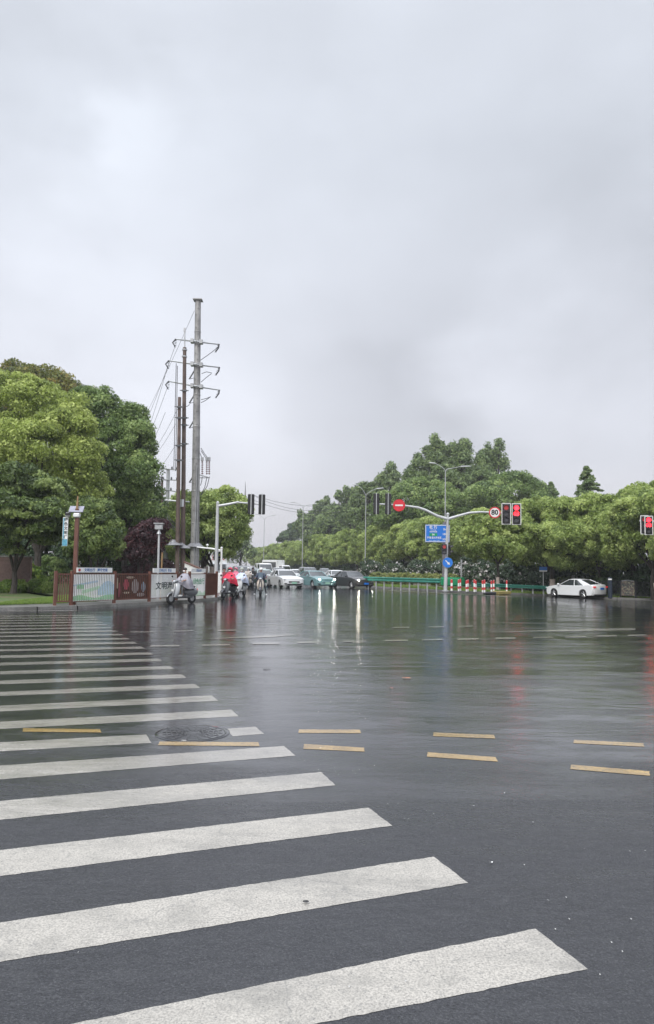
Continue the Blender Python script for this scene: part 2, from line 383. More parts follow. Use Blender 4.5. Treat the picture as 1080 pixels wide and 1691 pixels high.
# ------------------------------------------------------------------ setting: ground, road, pavements
A_DIR = Vector((-.197, .98, 0)).normalized()                      # the road ahead
def build_ground():
    b = MB(); b.add([(-900, -60, -.9), (900, -60, -.9), (900, 1600, -.9), (-900, 1600, -.9)], [[0, 1, 2, 3]])
    tag(b.build('ground', M['soil'], smooth=0), kind='structure')
    xs = [-160 + 5 * i for i in range(30)] + [-10 + i for i in range(40)] + [30 + 5 * i for i in range(33)]
    ys = [-20 + 5 * i for i in range(10)] + [30 + i for i in range(26)] + [56 + 8 * i for i in range(56)]
    v = [(x, y, gz(x, y)) for y in ys for x in xs]; n = len(xs)
    f = [[j * n + i, j * n + i + 1, (j + 1) * n + i + 1, (j + 1) * n + i] for j in range(len(ys) - 1) for i in range(n - 1)]
    b = MB(); b.add(v, f); road = tag(b.build('road', M['asphalt'], smooth=60), kind='structure')
    return road
ROAD = build_ground()
def raised(name, mat, front, back, h=.13, kerb=None):
    """raised sheet between a front edge and a back edge of equal length (world x, y)"""
    b = MB(); n = len(front); vs = []
    for p in front: vs.append((p[0], p[1], gz(p[0], p[1]) + h))
    for p in back: vs.append((p[0], p[1], gz(p[0], p[1]) + h))
    b.add(vs, [[i, i + 1, n + i + 1, n + i] for i in range(n - 1)])
    o = tag(b.build(name, mat, smooth=0), kind='structure')
    if kerb:
        k = MB()
        for i in range(n - 1):
            a, c = Vector((*front[i], 0)), Vector((*front[i + 1], 0)); d = (c - a); nrm = Vector((d.y, -d.x, 0)).normalized() * .12
            m = max(1, int(d.length / 1.0))
            for j in range(m):
                p, q = a + d * (j / m), a + d * ((j + 1) / m - .012 / d.length)
                za, zq = gz(p.x, p.y) + h + .004, gz(q.x, q.y) + h + .004
                vs = [(p.x, p.y, za), (q.x, q.y, zq), (q.x + nrm.x, q.y + nrm.y, zq - .01), (p.x + nrm.x, p.y + nrm.y, za - .01),
                      (q.x + nrm.x * 1.1, q.y + nrm.y * 1.1, zq - h - .03), (p.x + nrm.x * 1.1, p.y + nrm.y * 1.1, za - h - .03)]
                k.add(vs, [[3, 2, 1, 0], [5, 4, 2, 3]])
        k.build('kerb', M['kerb'], o, smooth=0)
    return o
g2 = lambda px, py: tuple(G(px, py)[:2])
LK = [g2(-420, 1016), g2(-100, 1011), g2(0, 1008), g2(60, 1007), g2(125, 1005), g2(190, 1001.5), g2(246, 998.5), g2(290, 996), g2(330, 992.5), g2(357, 990), g2(370, 985)]
e = Vector((*LK[-1], 0)) + A_DIR * 5; LK += [(e.x, e.y)]; e2 = e + A_DIR * 400; LK += [(e2.x, e2.y)]
LB = []
for i, (x, y) in enumerate(LK): LB.append((x - .02 * i, y + 3.0) if i < 5 else (x - 2.6, y + 2.2))
raised('pavement', M['paving'], LK, LB, .12, True)
LB1 = [(x, y - .05) for x, y in LB]
LC = [(x - 140, y + 200) for x, y in LB1]
raised('lawn', M['grass'], LB1, LC, .135)
RK = [g2(622, 971), g2(680, 974), g2(735, 977.5), g2(800, 980.5), g2(850, 982), g2(905, 984), g2(960, 987), g2(1020, 989.5), g2(1080, 991.5), g2(1250, 999), g2(1600, 1018)]
s0 = Vector((*RK[0], 0)); RKL = [tuple((s0 + A_DIR * 400)[:2])] + RK
RB = [(x + 90, y + 500) if i > 0 else (x + 60, y + 100) for i, (x, y) in enumerate(RKL)]
raised('verge', M['soil'], RKL, RB, .13, True)

# road markings (children of the road)
def marking(name, quad, mat, h=.004, rag=.012, n=26, jit=.6):
    near = h < .006
    """quad: four world points a,b (far edge left->right), c,d (near edge right->left)"""
    a, b_, c, d = [Vector((q[0], q[1], 0)) for q in quad]; pts = []
    def edge(p, q, k):
        L = (q - p).length; nn = Vector((-(q - p).y, (q - p).x, 0)).normalized()
        for i in range(k):
            r = p + (q - p) * (i / k); pts.append(r + nn * (random.uniform(-1, 1) * rag * (jit if i else .3)))
    if near: n = max(n, int(min(16, (b_ - a).length) / .035)); a, d = (b_ + (a - b_) * min(1, 16 / (b_ - a).length), c + (d - c) * min(1, 16 / (d - c).length))
    edge(a, b_, n); edge(b_, c, 9); edge(c, d, n); edge(d, a, 9)
    bm = MB(); bm.add([(p.x, p.y, gz(p.x, p.y) + h * (.35 if p.y < 14 else 1)) for p in pts], [list(range(len(pts) - 1, -1, -1))])
    return bm.build(name, mat, ROAD, smooth=0)
# crossing stripes: right end (top corner, bottom corner) and left end direction, all from measured corners
tops = [(884, 1534), (716, 1415), (608.5, 1334), (530, 1275), (469, 1232), (242, 1213), (382, 1172), (350, 1148.5), (321.5, 1129.5), (300, 1113.5), (281, 1100), (262, 1087.5), (247, 1077.5), (233.5, 1067.7), (221, 1060), (210, 1053.5), (200, 1046.8), (190.5, 1041)]
bots = [(971, 1601), (773, 1458), (648, 1364), (554, 1297), (488, 1248), (250, 1227), (394, 1183), (360.5, 1157.5), (331.5, 1136.5), (308, 1119.5), (287.5, 1105), (268.5, 1092), (253.5, 1081.5), (239.5, 1071.7), (227, 1063.3), (215.5, 1056.3), (205, 1049.4), (195, 1043.3)]
# left ends at image x = 0 (top edge y, bottom edge y)
le = [(1722, 1830), (1524, 1589), (1404, 1447), (1323, 1354), (1264.5, 1287.5), (1226, 1241), (1192, 1204), (1165.5, 1175), (1142.5, 1149.5), (1124, 1130), (1108.5, 1114), (1094.5, 1099), (1082.5, 1086.8), (1072.7, 1076), (1064, 1067), (1056.8, 1059.5), (1050, 1052.5), (1043.8, 1046.2)]
for i, (t_, b_) in enumerate(zip(tops, bots)):
    ty, by = le[i]; x0 = 0 if i else -190
    if i == 0: ty, by = 1754.5, 1834
    TL, BL, TR, BR = G(x0, ty), G(x0, by), G(*t_), G(*b_)
    ext = (TL - TR) * .9; TL2, BL2 = TL + ext * .5, BL + (BL - BR) * .45
    w = marking('crossing_stripe', [TL2, TR, BR, BL2], M['white_paint'], n=70, rag=.006)
# far stripes by continuing the spacing
p13, p17 = (G(*tops[13]) + G(*bots[13])) / 2, (G(*tops[17]) + G(*bots[17])) / 2
stp = (p17 - p13) / 4; l17 = (G(0, 1043.8) + G(0, 1046.2)) / 2; ld = (l17 - p17).normalized()
for k in range(1, 7):
    c0 = p17 + stp * k; hw = stp.normalized() * .21
    marking('crossing_stripe', [c0 + ld * 22 + hw, c0 + hw, c0 - hw, c0 + ld * 22 - hw], M['white_paint'], n=20)
def mk(name, pxs, mat, **k): return marking(name, [G(*p) for p in pxs], mat, **k)
mk('paint_patch', [(376, 1203.5), (421, 1200), (436, 1212), (384, 1216)], M['white_paint'], h=.004)
for q in [((38, 1203), (165, 1204.5), (168, 1210), (37, 1208.5)), ((264, 1225), (427, 1226), (428, 1232.5), (260, 1231)), ((494, 1204.8), (594, 1205.4), (596, 1211), (493, 1210.5)),
          ((502, 1229), (601, 1235), (602, 1241.5), (501, 1237)), ((716, 1210), (816, 1214), (818, 1220), (715, 1216)), ((706, 1242.5), (818, 1250.5), (822, 1258), (705, 1250)),
          ((948, 1222), (1062, 1227.5), (1064, 1233.5), (947, 1227.5)), ((943, 1263), (1072, 1274), (1074, 1281.5), (942, 1270.5))]:
    mk('yellow_dash', q, M['yellow_paint'], h=.008, rag=.006)
for x, y, w in [(272, 1067, 48), (357, 1065.5, 46), (439, 1063, 44), (511, 1061, 40), (585, 1059.5, 38), (654, 1058, 37), (714, 1056.8, 34), (773, 1055.8, 35), (835, 1054.3, 33), (897, 1053, 33), (951, 1051.8, 32), (1003, 1050.4, 32), (1052, 1049.3, 30)]:
    mk('lane_dash', [(x - w / 2, y - .9), (x + w / 2, y - 1.5), (x + w / 2, y + .9), (x - w / 2, y + 1.5)], M['white_paint'], h=.008, rag=.005, n=6)
for x, y, w in [(234, 1044, 38), (303, 1042.5, 32), (375, 1041.5, 30), (662, 1036.5, 28), (720, 1035.7, 26), (769, 1034.5, 24)]:
    mk('lane_dash', [(x - w / 2, y - .7), (x + w / 2, y - 1.0), (x + w / 2, y + .5), (x - w / 2, y + .9)], M['white_paint'], h=.008, rag=.004, n=6)
mk('turning_line', [(790, 1044.5), (1005, 1037.8), (1050, 1037.4), (1048, 1041.2)], M['white_paint'], h=.007, n=10)
mk('turning_line', [(330, 1056), (440, 1049.5), (497, 1047.4), (450, 1052.5)], M['white_paint'], h=.007, n=10)
mk('stop_line', [(640, 975), (845, 985.8), (850, 987), (640, 976)], M['white_paint'], h=.007, n=10)
mk('edge_line', [(8, 1008.8), (130, 1008.2), (131, 1009.3), (8, 1010)], M['white_paint'], h=.007, n=10)

def small_ground_things():
    # manhole cover flush in the road
    c = G(318, 1211); b = MB()
    b.lathe([(0, .003), (.385, .003), (.39, .007), (.40, .007), (.405, .001), (.44, .002), (.445, -.001)], 44)
    for r in (.07, .13, .19, .25, .31): b.lathe([(r - .012, .003), (r - .008, .0065), (r + .008, .0065), (r + .012, .003)], 36)
    for k in range(16): a = k * math.pi / 8; b.box((.23 * math.cos(a), .23 * math.sin(a), .0045), (.26, .012, .004), rz=a)
    o = b.build('manhole_cover', M['asphalt'], loc=(c.x, c.y, .003)); o.scale = (.84, .84, 1); tag(o, 'round wet cast iron manhole cover between the crossing and the small white patch', 'manhole cover')
    # stone
    c = G(505, 1493); b = MB(); b.ell((0, 0, .010), (.017, .010, .004), 9, 6)
    tag(b.build('stone', M['black'], loc=(c.x, c.y, .004)), 'small dark pebble lying on the second nearest crossing stripe', 'pebble')
    # fallen orange leaf
    def leaf(px, py, r, mat, label, cat='fallen leaf', name='fallen_leaf'):
        c = G(px, py); b = MB(); n = 9; vs = [(0, 0, .012)]
        for i in range(n):
            q = 2 * math.pi * i / n; rr = r * (1 + .35 * math.cos(2 * q) + random.uniform(-.15, .15)); vs.append((rr * math.cos(q), rr * math.sin(q) * .8, .006 + .012 * random.random()))
        b.add(vs, [[0, i + 1, (i + 1) % n + 1] for i in range(n)])
        tag(b.build(name, mat, loc=(c.x, c.y, .002)), label, cat)
    lm = pmat('orange leaf', (.55, .17, .05), .5); leaf(671, 1121, .055, lm, 'orange fallen leaf alone on the wet road left of the red light reflection')
    leaf(646, 1137.5, .022, pmat('brown leaf', (.30, .07, .04), .5), 'tiny dark red leaf in front of the orange leaf on the road')
    leaf(441, 1105, .05, pmat('black leaf', (.03, .03, .03), .5), 'small black scrap of leaf on the empty road beyond the crossing')
    leaf(810, 1427, .010, M['white_plastic'], 'brightest white paper crumb on the asphalt right of the crossing', 'litter', 'paper_scrap')
    b = MB()
    for px, py, r in [(905, 1490, .006), (935, 1485, .005), (940, 1521, .005), (782, 1333, .008), (668, 1354, .006), (675, 1355, .007), (704, 1341, .006), (1042, 1521, .005), (866, 1431, .004), (917, 1538, .004),
                      (640, 1330, .006), (716, 1346, .005), (1040, 1408, .005), (1010, 1560, .004), (880, 1360, .005)] + [(random.uniform(560, 1080), random.uniform(1300, 1640), random.uniform(.002, .004)) for _ in range(8)] + [(random.uniform(0, 700), random.uniform(1390, 1600), random.uniform(.0015, .003)) for _ in range(8)]:
        c = G(px, py); b.add([(c.x + r * math.cos(q + r * 900) * random.uniform(.6, 1.3), c.y + r * math.sin(q + r * 900), .009 + .001 * q) for q in (0, 1.1, 2.2, 3.3, 4.6, 5.5)], [[0, 1, 2, 3, 4, 5]])
    tag(b.build('road_grit', pmat('pale grit', (.42, .42, .41), .6, 0, .2), smooth=0), 'scattered pale grit on the asphalt beside the crossing', 'grit', kind='stuff')
small_ground_things()

# ------------------------------------------------------------------ vegetation
def leaf_mesh(name, blobs, n, size, mat, seed=1, cr=.75, crz=.8, parent=None, aspect=.55, up=.25, inner=.18, droop=0.0, shell=(.72, 1.02), edge=None, rand=.55, hemi=True):
    """a crown as n leaf-spray quads gathered in clumps over overlapping ellipsoids"""
    g = np.random.default_rng(seed); B = np.array(blobs, float)
    area = (B[:, 3] * B[:, 4] + B[:, 3] * B[:, 5] + B[:, 4] * B[:, 5]); nc = np.maximum(4, (area / (cr * cr) * 2.6)).astype(int)
    cc = []; cd = []
    for k, b in enumerate(B):
        d = g.normal(size=(nc[k] * 2, 3)); d /= np.linalg.norm(d, axis=1)[:, None]
        d = d[(d[:, 2] > -.55) | (g.random(len(d)) < .3)][:nc[k]]
        r = g.uniform(shell[0], shell[1], len(d)); c = b[:3] + d * b[3:6] * r[:, None]
        # drop clumps buried well inside another ellipsoid
        keep = np.ones(len(c), bool)
        for j, q in enumerate(B):
            if j == k: continue
            keep &= (((c - q[:3]) / (q[3:6] * .72)) ** 2).sum(1) > 1
        cc.append(c[keep]); cd.append(d[keep])
    cc = np.concatenate(cc); cd = np.concatenate(cd); K = len(cc)
    tcl = np.clip(g.normal(.5, .24, K), 0, 1); rcl = cr * g.uniform(.6, 1.25, K)
    idx = g.integers(0, K, n); w = g.normal(size=(n, 3)); w /= np.linalg.norm(w, axis=1)[:, None]
    w = w + cd[idx] * .55 + np.array([0, 0, up]); w /= np.linalg.norm(w, axis=1)[:, None]
    rr = g.uniform(.55, 1.05, n) ** (1 / 1.5); inn = g.random(n) < inner; rr[inn] *= g.uniform(.1, .7, inn.sum())
    p = cc[idx] + w * (rcl[idx] * rr)[:, None] * np.array([1, 1, crz])
    p[:, 2] -= droop * (np.linalg.norm(w[:, :2], axis=1) * rr) ** 2 * rcl[idx]
    nn = w + g.normal(size=(n, 3)) * rand; nn /= np.linalg.norm(nn, axis=1)[:, None]
    t = g.normal(size=(n, 3)); t[:, 2] -= .35; t -= nn * (t * nn).sum(1)[:, None]; t /= np.linalg.norm(t, axis=1)[:, None]; bt = np.cross(nn, t)
    L = size * np.clip(g.lognormal(-.08, .38, n), .4, 2.2)[:, None] * .5; Wd = L * aspect
    V = np.empty((n, 4, 3)); V[:, 0] = p - t * L; V[:, 1] = p + bt * Wd + t * L * .1 - nn * L * .12; V[:, 2] = p + t * L; V[:, 3] = p - bt * Wd + t * L * .1 - nn * L * .12
    tint = np.clip(tcl[idx] * .8 + g.normal(.1, .16, n), 0, 1)
    me = bpy.data.meshes.new(name); me.vertices.add(n * 4); me.vertices.foreach_set('co', V.astype(np.float32).ravel())
    me.loops.add(n * 4); me.loops.foreach_set('vertex_index', np.arange(n * 4, dtype=np.int32))
    me.polygons.add(n); me.polygons.foreach_set('loop_start', np.arange(0, n * 4, 4, dtype=np.int32))
    me.update(calc_edges=True); me.validate()
    a = me.attributes.new('tint', 'FLOAT', 'POINT'); a.data.foreach_set('value', np.repeat(tint, 4).astype(np.float32))
    me.materials.append(mat); o = bpy.data.objects.new(name, me); C.objects.link(o)
    if parent: o.parent = parent
    return o
def trunk(parent, blobs, h, r, mat=None, white=0, seed=3, lean=0.0, fork=.45, stems=1):
    g = random.Random(seed); b = MB()
    for s in range(stems):
        ox, oy = ((s - (stems - 1) / 2) * r * 2.4, g.uniform(-.1, .1))
        base = Vector((ox, oy, -.05)); ft = Vector((ox * 2 + lean, oy, h * fork))
        b.tube([base, base.lerp(ft, .12) , base.lerp(ft, .5) + Vector((g.uniform(-.1, .1), 0, 0)), ft], [r * 1.35, r, r * .85, r * .7], 9)
        for q in blobs[s::stems]:
            c = Vector(q[:3]); m = ft.lerp(c, .5) + Vector((g.uniform(-.4, .4), g.uniform(-.4, .4), .25))
            b.tube([ft + Vector((0, 0, -.1)), m, c, c + (c - m) * .15], [r * .55, r * .36, r * .2, r * .05], 6)
            for _ in range(2):
                e = c + Vector((g.uniform(-1, 1) * q[3], g.uniform(-1, 1) * q[4], g.uniform(-.2, .6) * q[5])) * .6 + Vector((0, 0, 0)); e = c.lerp(c + (e - c * 1) * 0 + Vector((g.uniform(-.6, .6) * q[3], g.uniform(-.6, .6) * q[4], g.uniform(-.1, .5) * q[5])), 1)
                b.tube([m, m.lerp(e, .6) + Vector((0, 0, .15)), e], [r * .3, r * .17, r * .04], 5)
    o = b.build('trunk', mat or M['bark'], parent)
    if white:
        w = MB()
        for s in range(stems):
            ox = (s - (stems - 1) / 2) * r * 2.4; w.tube([(ox, 0, -.02), (ox, 0, .15), (ox * 1.2, 0, white)], [r * 1.42, r * 1.12, r * 1.04], 9)
        w.build('whitewash_band', M['whitewash'], o)
    return o
LM = {
 'camphor': leaf_mat('camphor leaves', (.090, .140, .034), (.280, .370, .100), (.560, .650, .235), .36),
 'bright': leaf_mat('bright young camphor leaves', (.120, .165, .030), (.335, .420, .090), (.600, .680, .230), .36),
 'mid': leaf_mat('mid green leaves', (.048, .095, .026), (.165, .250, .072), (.370, .470, .170), .30),
 'dark': leaf_mat('dark green leaves', (.034, .060, .018), (.105, .160, .044), (.260, .330, .100), .25),
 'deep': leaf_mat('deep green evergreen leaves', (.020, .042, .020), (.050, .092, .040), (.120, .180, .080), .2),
 'grey': leaf_mat('grey green poplar leaves', (.065, .105, .042), (.175, .250, .098), (.340, .430, .180), .28),
 'olive': leaf_mat('olive leaves with blossom', (.070, .095, .022), (.180, .220, .050), (.400, .320, .090), .3),
 'purple': leaf_mat('purple plum leaves', (.020, .009, .012), (.050, .018, .024), (.100, .035, .038), .15),
 'oleander': leaf_mat('oleander leaves', (.020, .042, .022), (.050, .088, .042), (.115, .150, .090), .15),
 'lime': leaf_mat('lime green shrub leaves', (.070, .135, .018), (.170, .270, .040), (.330, .420, .080), .32),
 'grassy': leaf_mat('grass blades', (.080, .150, .025), (.180, .290, .055), (.330, .420, .120), .30),
 'blossom': leaf_mat('white blossom', (.45, .42, .40), (.60, .57, .55), (.72, .70, .70), .2),
 'hedge': leaf_mat('yellow green hedge leaves', (.090, .120, .028), (.220, .260, .075), (.400, .410, .150), .28),
}
def tree(px, d, blobs, n, size, mat, label, seed, h=3, r=.16, name='tree', cat='tree', white=0, group=None, cr=.75, trunk_kw={}, pos=None, spike=0, **kw):
    """blobs: (px, py, depth offset, radius px, radius px) ellipsoids measured in the photo at distance d"""
    base = pos if pos is not None else GX(px, d, .12); k = d / F; bl = []
    for x, y, dy, rx, rz in blobs:
        c = P(x, y, d + dy); s = (d + dy) / F; bl.append((c.x - base.x, c.y - base.y, c.z - base.z, rx * s, rx * s * .95, rz * s))
    core = list(bl); rg = random.Random(seed + 500)
    for q in core:                                     # knobbly secondary lumps on each big lobe
        for _ in range(SUB + (5 if spike else 0)):
            a = rg.uniform(0, 6.28); e = rg.uniform(.35, 1.45) if spike else rg.uniform(-.15, 1.25); f = rg.uniform(.13, .24) if spike else rg.uniform(.26, .44)
            bl.append((q[0] + q[3] * .86 * math.cos(a) * math.cos(e), q[1] + q[4] * .86 * math.sin(a) * math.cos(e), q[2] + q[5] * .86 * math.sin(e), q[3] * f, q[4] * f, q[5] * f * (spike if spike else 1)))
    t = thing(name, label, cat, base, 0, group)
    leaf_mesh('crown', bl, n, size, mat, seed, cr, parent=t, **kw)
    trunk(t, core, max(1.5, h), r, white=white, seed=seed, **trunk_kw)
    return t

SUB = 6
# left corner -------------------------------------------------------------
tree(62, 46, [(20, 668, 0, 50, 48), (72, 690, 1, 52, 50), (115, 712, -1, 34, 45), (60, 745, -2, 55, 50), (120, 765, -1, 42, 45), (10, 735, -1, 50, 45), (140, 815, 0, 34, 32), (95, 810, -1, 40, 34), (-45, 690, 0, 55, 60)], 120000, .15, LM['bright'],
     'tallest yellow-green camphor tree with a bright domed crown at the left edge', 11, 5, .28, cr=.72, up=.4)
tree(205, 52, [(160, 690, 0, 40, 45), (200, 705, 1, 36, 32), (225, 735, -1, 24, 30), (175, 750, 0, 50, 50), (222, 780, -2, 30, 34), (190, 820, -1, 48, 40), (235, 835, -1, 30, 38), (215, 870, 0, 45, 32), (150, 870, 1, 50, 40)], 125000, .16, LM['mid'],
     'broad mid-green tree with lumpy crown between the bright camphor tree and the utility poles', 12, 5, .26, cr=.75, up=.3)
tree(25, 38, [(20, 800, 0, 60, 30), (70, 815, 1, 42, 26), (-10, 840, -1, 60, 28), (50, 850, -1, 52, 26), (90, 860, 0, 36, 30), (10, 885, 0, 60, 22)], 80000, .16, LM['dark'],
     'dark spreading tree with layered drooping foliage low at the left edge', 13, 2.6, .17, cr=.62, crz=.45, up=.1, droop=.35)
tree(158, 36, [(157, 868, 0, 35, 38), (150, 900, 0, 36, 30), (170, 890, -.6, 28, 34), (140, 855, .3, 22, 24)], 48000, .12, LM['dark'],
     'small round dark holly tree behind the first picture fence panel', 14, 1.6, .10, cr=.4, inner=.3)
tree(75, 66, [(30, 630, 0, 30, 24), (75, 632, 0, 28, 22), (100, 665, 0, 30, 35), (0, 640, 0, 30, 26), (50, 680, 0, 60, 50)], 36000, .2, LM['olive'],
     'olive tree with rusty blossom topping out behind the yellow-green camphor tree', 15, 6, .25, cr=.8)
tree(125, 70, [(112, 652, 0, 20, 18), (135, 665, 0, 26, 25), (110, 690, 0, 40, 30)], 16000, .2, LM['olive'],
     'small olive crown peeping over the gap between the two big left trees', 16, 6, .22, cr=.8)
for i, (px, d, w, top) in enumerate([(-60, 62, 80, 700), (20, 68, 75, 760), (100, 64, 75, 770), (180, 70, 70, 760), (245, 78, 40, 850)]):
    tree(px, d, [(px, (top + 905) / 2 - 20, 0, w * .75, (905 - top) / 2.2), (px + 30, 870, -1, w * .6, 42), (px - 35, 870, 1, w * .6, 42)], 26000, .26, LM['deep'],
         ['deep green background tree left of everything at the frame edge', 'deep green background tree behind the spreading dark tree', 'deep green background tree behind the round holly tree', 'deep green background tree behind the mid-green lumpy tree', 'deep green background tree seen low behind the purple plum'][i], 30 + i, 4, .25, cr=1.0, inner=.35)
tree(238, 43, [(240, 884, 0, 20, 16), (252, 897, 0, 17, 18), (222, 902, 0, 22, 16), (262, 874, 0, 9, 12), (236, 916, 0, 28, 12)], 20000, .12, LM['purple'],
     'purple-leaved plum tree behind the solar lamp post', 17, 1.8, .09, cr=.42, trunk_kw=dict(stems=2))
tree(345, 62, [(362, 838, 0, 32, 28), (385, 858, 0, 24, 32), (345, 860, -1, 34, 36), (370, 885, 0, 32, 26), (330, 880, -1, 34, 30), (310, 850, 0, 26, 30), (350, 905, 0, 34, 14), (288, 880, 0, 30, 30), (300, 906, 0, 28, 14)], 70000, .19, LM['camphor'],
     'round camphor tree with whitewashed twin trunks behind the tall steel pole', 18, 2.6, .2, white=1.5, cr=.7, trunk_kw=dict(stems=2), up=.35)
tree(272, 66, [(262, 905, 0, 24, 24), (283, 930, 1, 20, 16), (252, 930, 0, 24, 16)], 12000, .18, LM['dark'], 'dark shrubby tree low between the plum tree and the brown poles', 19, 1.5, .12, cr=.6)
# far conifer-like tree and mast on the left of the road
tree(396, 190, [(396, 898, 0, 11, 16), (388, 915, 0, 16, 12), (404, 912, 0, 14, 12)], 7000, .45, LM['grey'], 'hazy distant tree below the thin mast left of the road', 20, 5, .3, cr=1.4)

def shrub(name, label, px, py, w, h, mat, n, size, seed, d=None, depth=.8, group=None, cr=.28, dz=.12, **kw):
    g = G(px, py, dz) if d is None else GX(px, d, dz); s = g.y / F; t = thing(name, label, 'shrub', g, 0, group)
    W_, H_ = w * s / 2, h * s; rg = random.Random(seed)
    bl = [(0, 0, H_ * .45, W_ * .8, depth, H_ * .5)] + [(rg.uniform(-.6, .6) * W_, rg.uniform(-.5, .5) * depth, H_ * rg.uniform(.4, .68), W_ * .42, depth * .6, H_ * .34) for _ in range(4)]
    leaf_mesh('foliage', bl, n, size, mat, seed, cr, parent=t, **kw)
    b = MB()
    for q in bl[1:]: b.tube([(0, 0, -.05), (q[0] * .4, q[1] * .4, H_ * .3), q[:3]], [.03, .022, .008], 5)
    b.build('stem', M['bark'], t); return t
SH = [('lime_shrub', 'lime green leafy shrub at the far left edge below the brick wall', 8, 972, 60, 46, 'lime', 9000, .13), ('lime_shrub', 'bright green shrub second from the left below the brick wall', 45, 974, 52, 40, 'lime', 8000, .13),
      ('shrub', 'dark green shrub with upright shoots below the end of the brick wall', 82, 968, 46, 46, 'mid', 8000, .13), ('shrub', 'dark shrub right behind the brown sign post', 110, 962, 36, 40, 'dark', 7000, .12),
      ('lime_shrub', 'yellow green clipped shrub above the first picture fence panel', 150, 964, 56, 34, 'hedge', 9000, .11), ('shrub', 'green shrub above the right end of the first picture panel', 182, 962, 30, 24, 'mid', 5000, .11),
      ('plum_shrub', 'purple shrub left of the solar lamp post behind the fence', 232, 970, 60, 44, 'purple', 11000, .10), ('plum_shrub', 'purple shrub around the foot of the brown poles', 278, 968, 40, 42, 'purple', 8000, .10),
      ('shrub', 'dark low shrub in front of the purple-leaved plum tree', 200, 962, 40, 34, 'deep', 7000, .12), ('weed_clump', 'pale weedy clump on the lawn edge at far left', 18, 979, 56, 18, 'grassy', 6000, .10), ('weed_clump', 'pale weedy clump left of the brown corner fence', 66, 979, 50, 18, 'grassy', 6000, .10)]
for i, (nm, lb, px, py, w, h, m, n, sz) in enumerate(SH): shrub(nm, lb, px, py, w, h, LM[m], n, sz, 60 + i)
# lawn grass
def grass(name, label, n, fn, hgt, mat, seed):
    g = np.random.default_rng(seed); xy = fn(g, n); z = np.array([gz(*q) for q in xy]) + .135
    p = np.column_stack([xy, z]); a = g.uniform(0, 6.28, n); h = hgt * g.uniform(.4, 1.3, n); wd = .012 * g.uniform(.7, 1.6, n) * (p[:, 1] / 30)
    dx, dy = np.cos(a), np.sin(a); V = np.empty((n, 3, 3)); V[:, 0] = p - np.column_stack([dx * wd, dy * wd, np.zeros(n)]); V[:, 1] = p + np.column_stack([dx * wd, dy * wd, np.zeros(n)])
    V[:, 2] = p + np.column_stack([g.normal(0, .35, n) * h, g.normal(0, .35, n) * h, h])
    me = bpy.data.meshes.new(name); me.vertices.add(n * 3); me.vertices.foreach_set('co', V.astype(np.float32).ravel()); me.loops.add(n * 3); me.loops.foreach_set('vertex_index', np.arange(n * 3, dtype=np.int32))
    me.polygons.add(n); me.polygons.foreach_set('loop_start', np.arange(0, n * 3, 3, dtype=np.int32)); me.update(calc_edges=True)
    at = me.attributes.new('tint', 'FLOAT', 'POINT'); at.data.foreach_set('value', np.repeat(np.clip(g.normal(.5, .25, n), 0, 1), 3).astype(np.float32)); me.materials.append(mat)
    o = bpy.data.objects.new(name, me); C.objects.link(o); tag(o, label, 'grass', kind='stuff')
gl0, gl1 = G(-40, 1002, .13), G(95, 998, .13)
def f_left(g, n):
    u = g.random(n); v = g.random(n); x0 = gl0.x + (gl1.x - gl0.x) * u; y0 = gl0.y + (gl1.y - gl0.y) * u + .9; return np.column_stack([x0 - 1.5 * v * u, y0 + v * 13])
grass('lawn_grass', 'short wet grass on the corner lawn', 90000, f_left, .09, LM['grassy'], 5)
def f_right(g, n):
    k = len(RK) - 3; i = g.integers(0, k, n); u = g.random(n); A = np.array(RK); p = A[i] + (A[i + 1] - A[i]) * u[:, None]; p[:, 1] += .3 + g.random(n) ** 1.5 * 7; return p
grass('verge_grass', 'rough grass and weeds on the verge behind the far kerb', 60000, f_right, .12, LM['grassy'], 6)
# brick wall
w0 = GX(-70, 41, .12); w1 = GX(52, 41, .12); b = MB()
L_ = w1.x - w0.x
b.box((L_ / 2, 0, .95), (L_, .24, 1.9)); o = b.build('wall', M['brick'], smooth=0, loc=w0); tag(o, 'low dark brick wall half hidden behind the lime shrubs at left', 'wall')
cp = MB(); cp.box((L_ / 2, 0, 1.93), (L_ + .06, .30, .07)); cp.build('coping', M['kerb'], o, smooth=0)

# camphor row along the road ahead ---------------------------------------------
def crown_blobs(seed, W_=3.7, H_=8.2, lo=1.9):
    g = random.Random(seed); bl = [(0, 0, (H_ + lo) / 2 + .3, W_ * .72, W_ * .72, (H_ - lo) * .40)]
    for k in range(9):
        a = k * 2.4 + g.uniform(-.3, .3); r = W_ * g.uniform(.42, .68); z = lo + (H_ - lo) * g.uniform(.25, .80)
        bl.append((r * math.cos(a), r * math.sin(a), z, W_ * g.uniform(.34, .48), W_ * g.uniform(.34, .48), (H_ - lo) * g.uniform(.18, .26)))
    return bl
PROT = []
for s in range(4):
    t = thing('camphor_tree', 'camphor', 'tree'); bl = crown_blobs(40 + s)
    leaf_mesh('crown', bl, 62000, .18, LM['camphor'], 70 + s, .62, parent=t, up=.4, crz=.8); trunk(t, bl, 5, .16, white=1.2, seed=s, fork=.45); PROT.append(t)
row0 = Vector((21.5, 58.5, 0)); used = [False] * 4
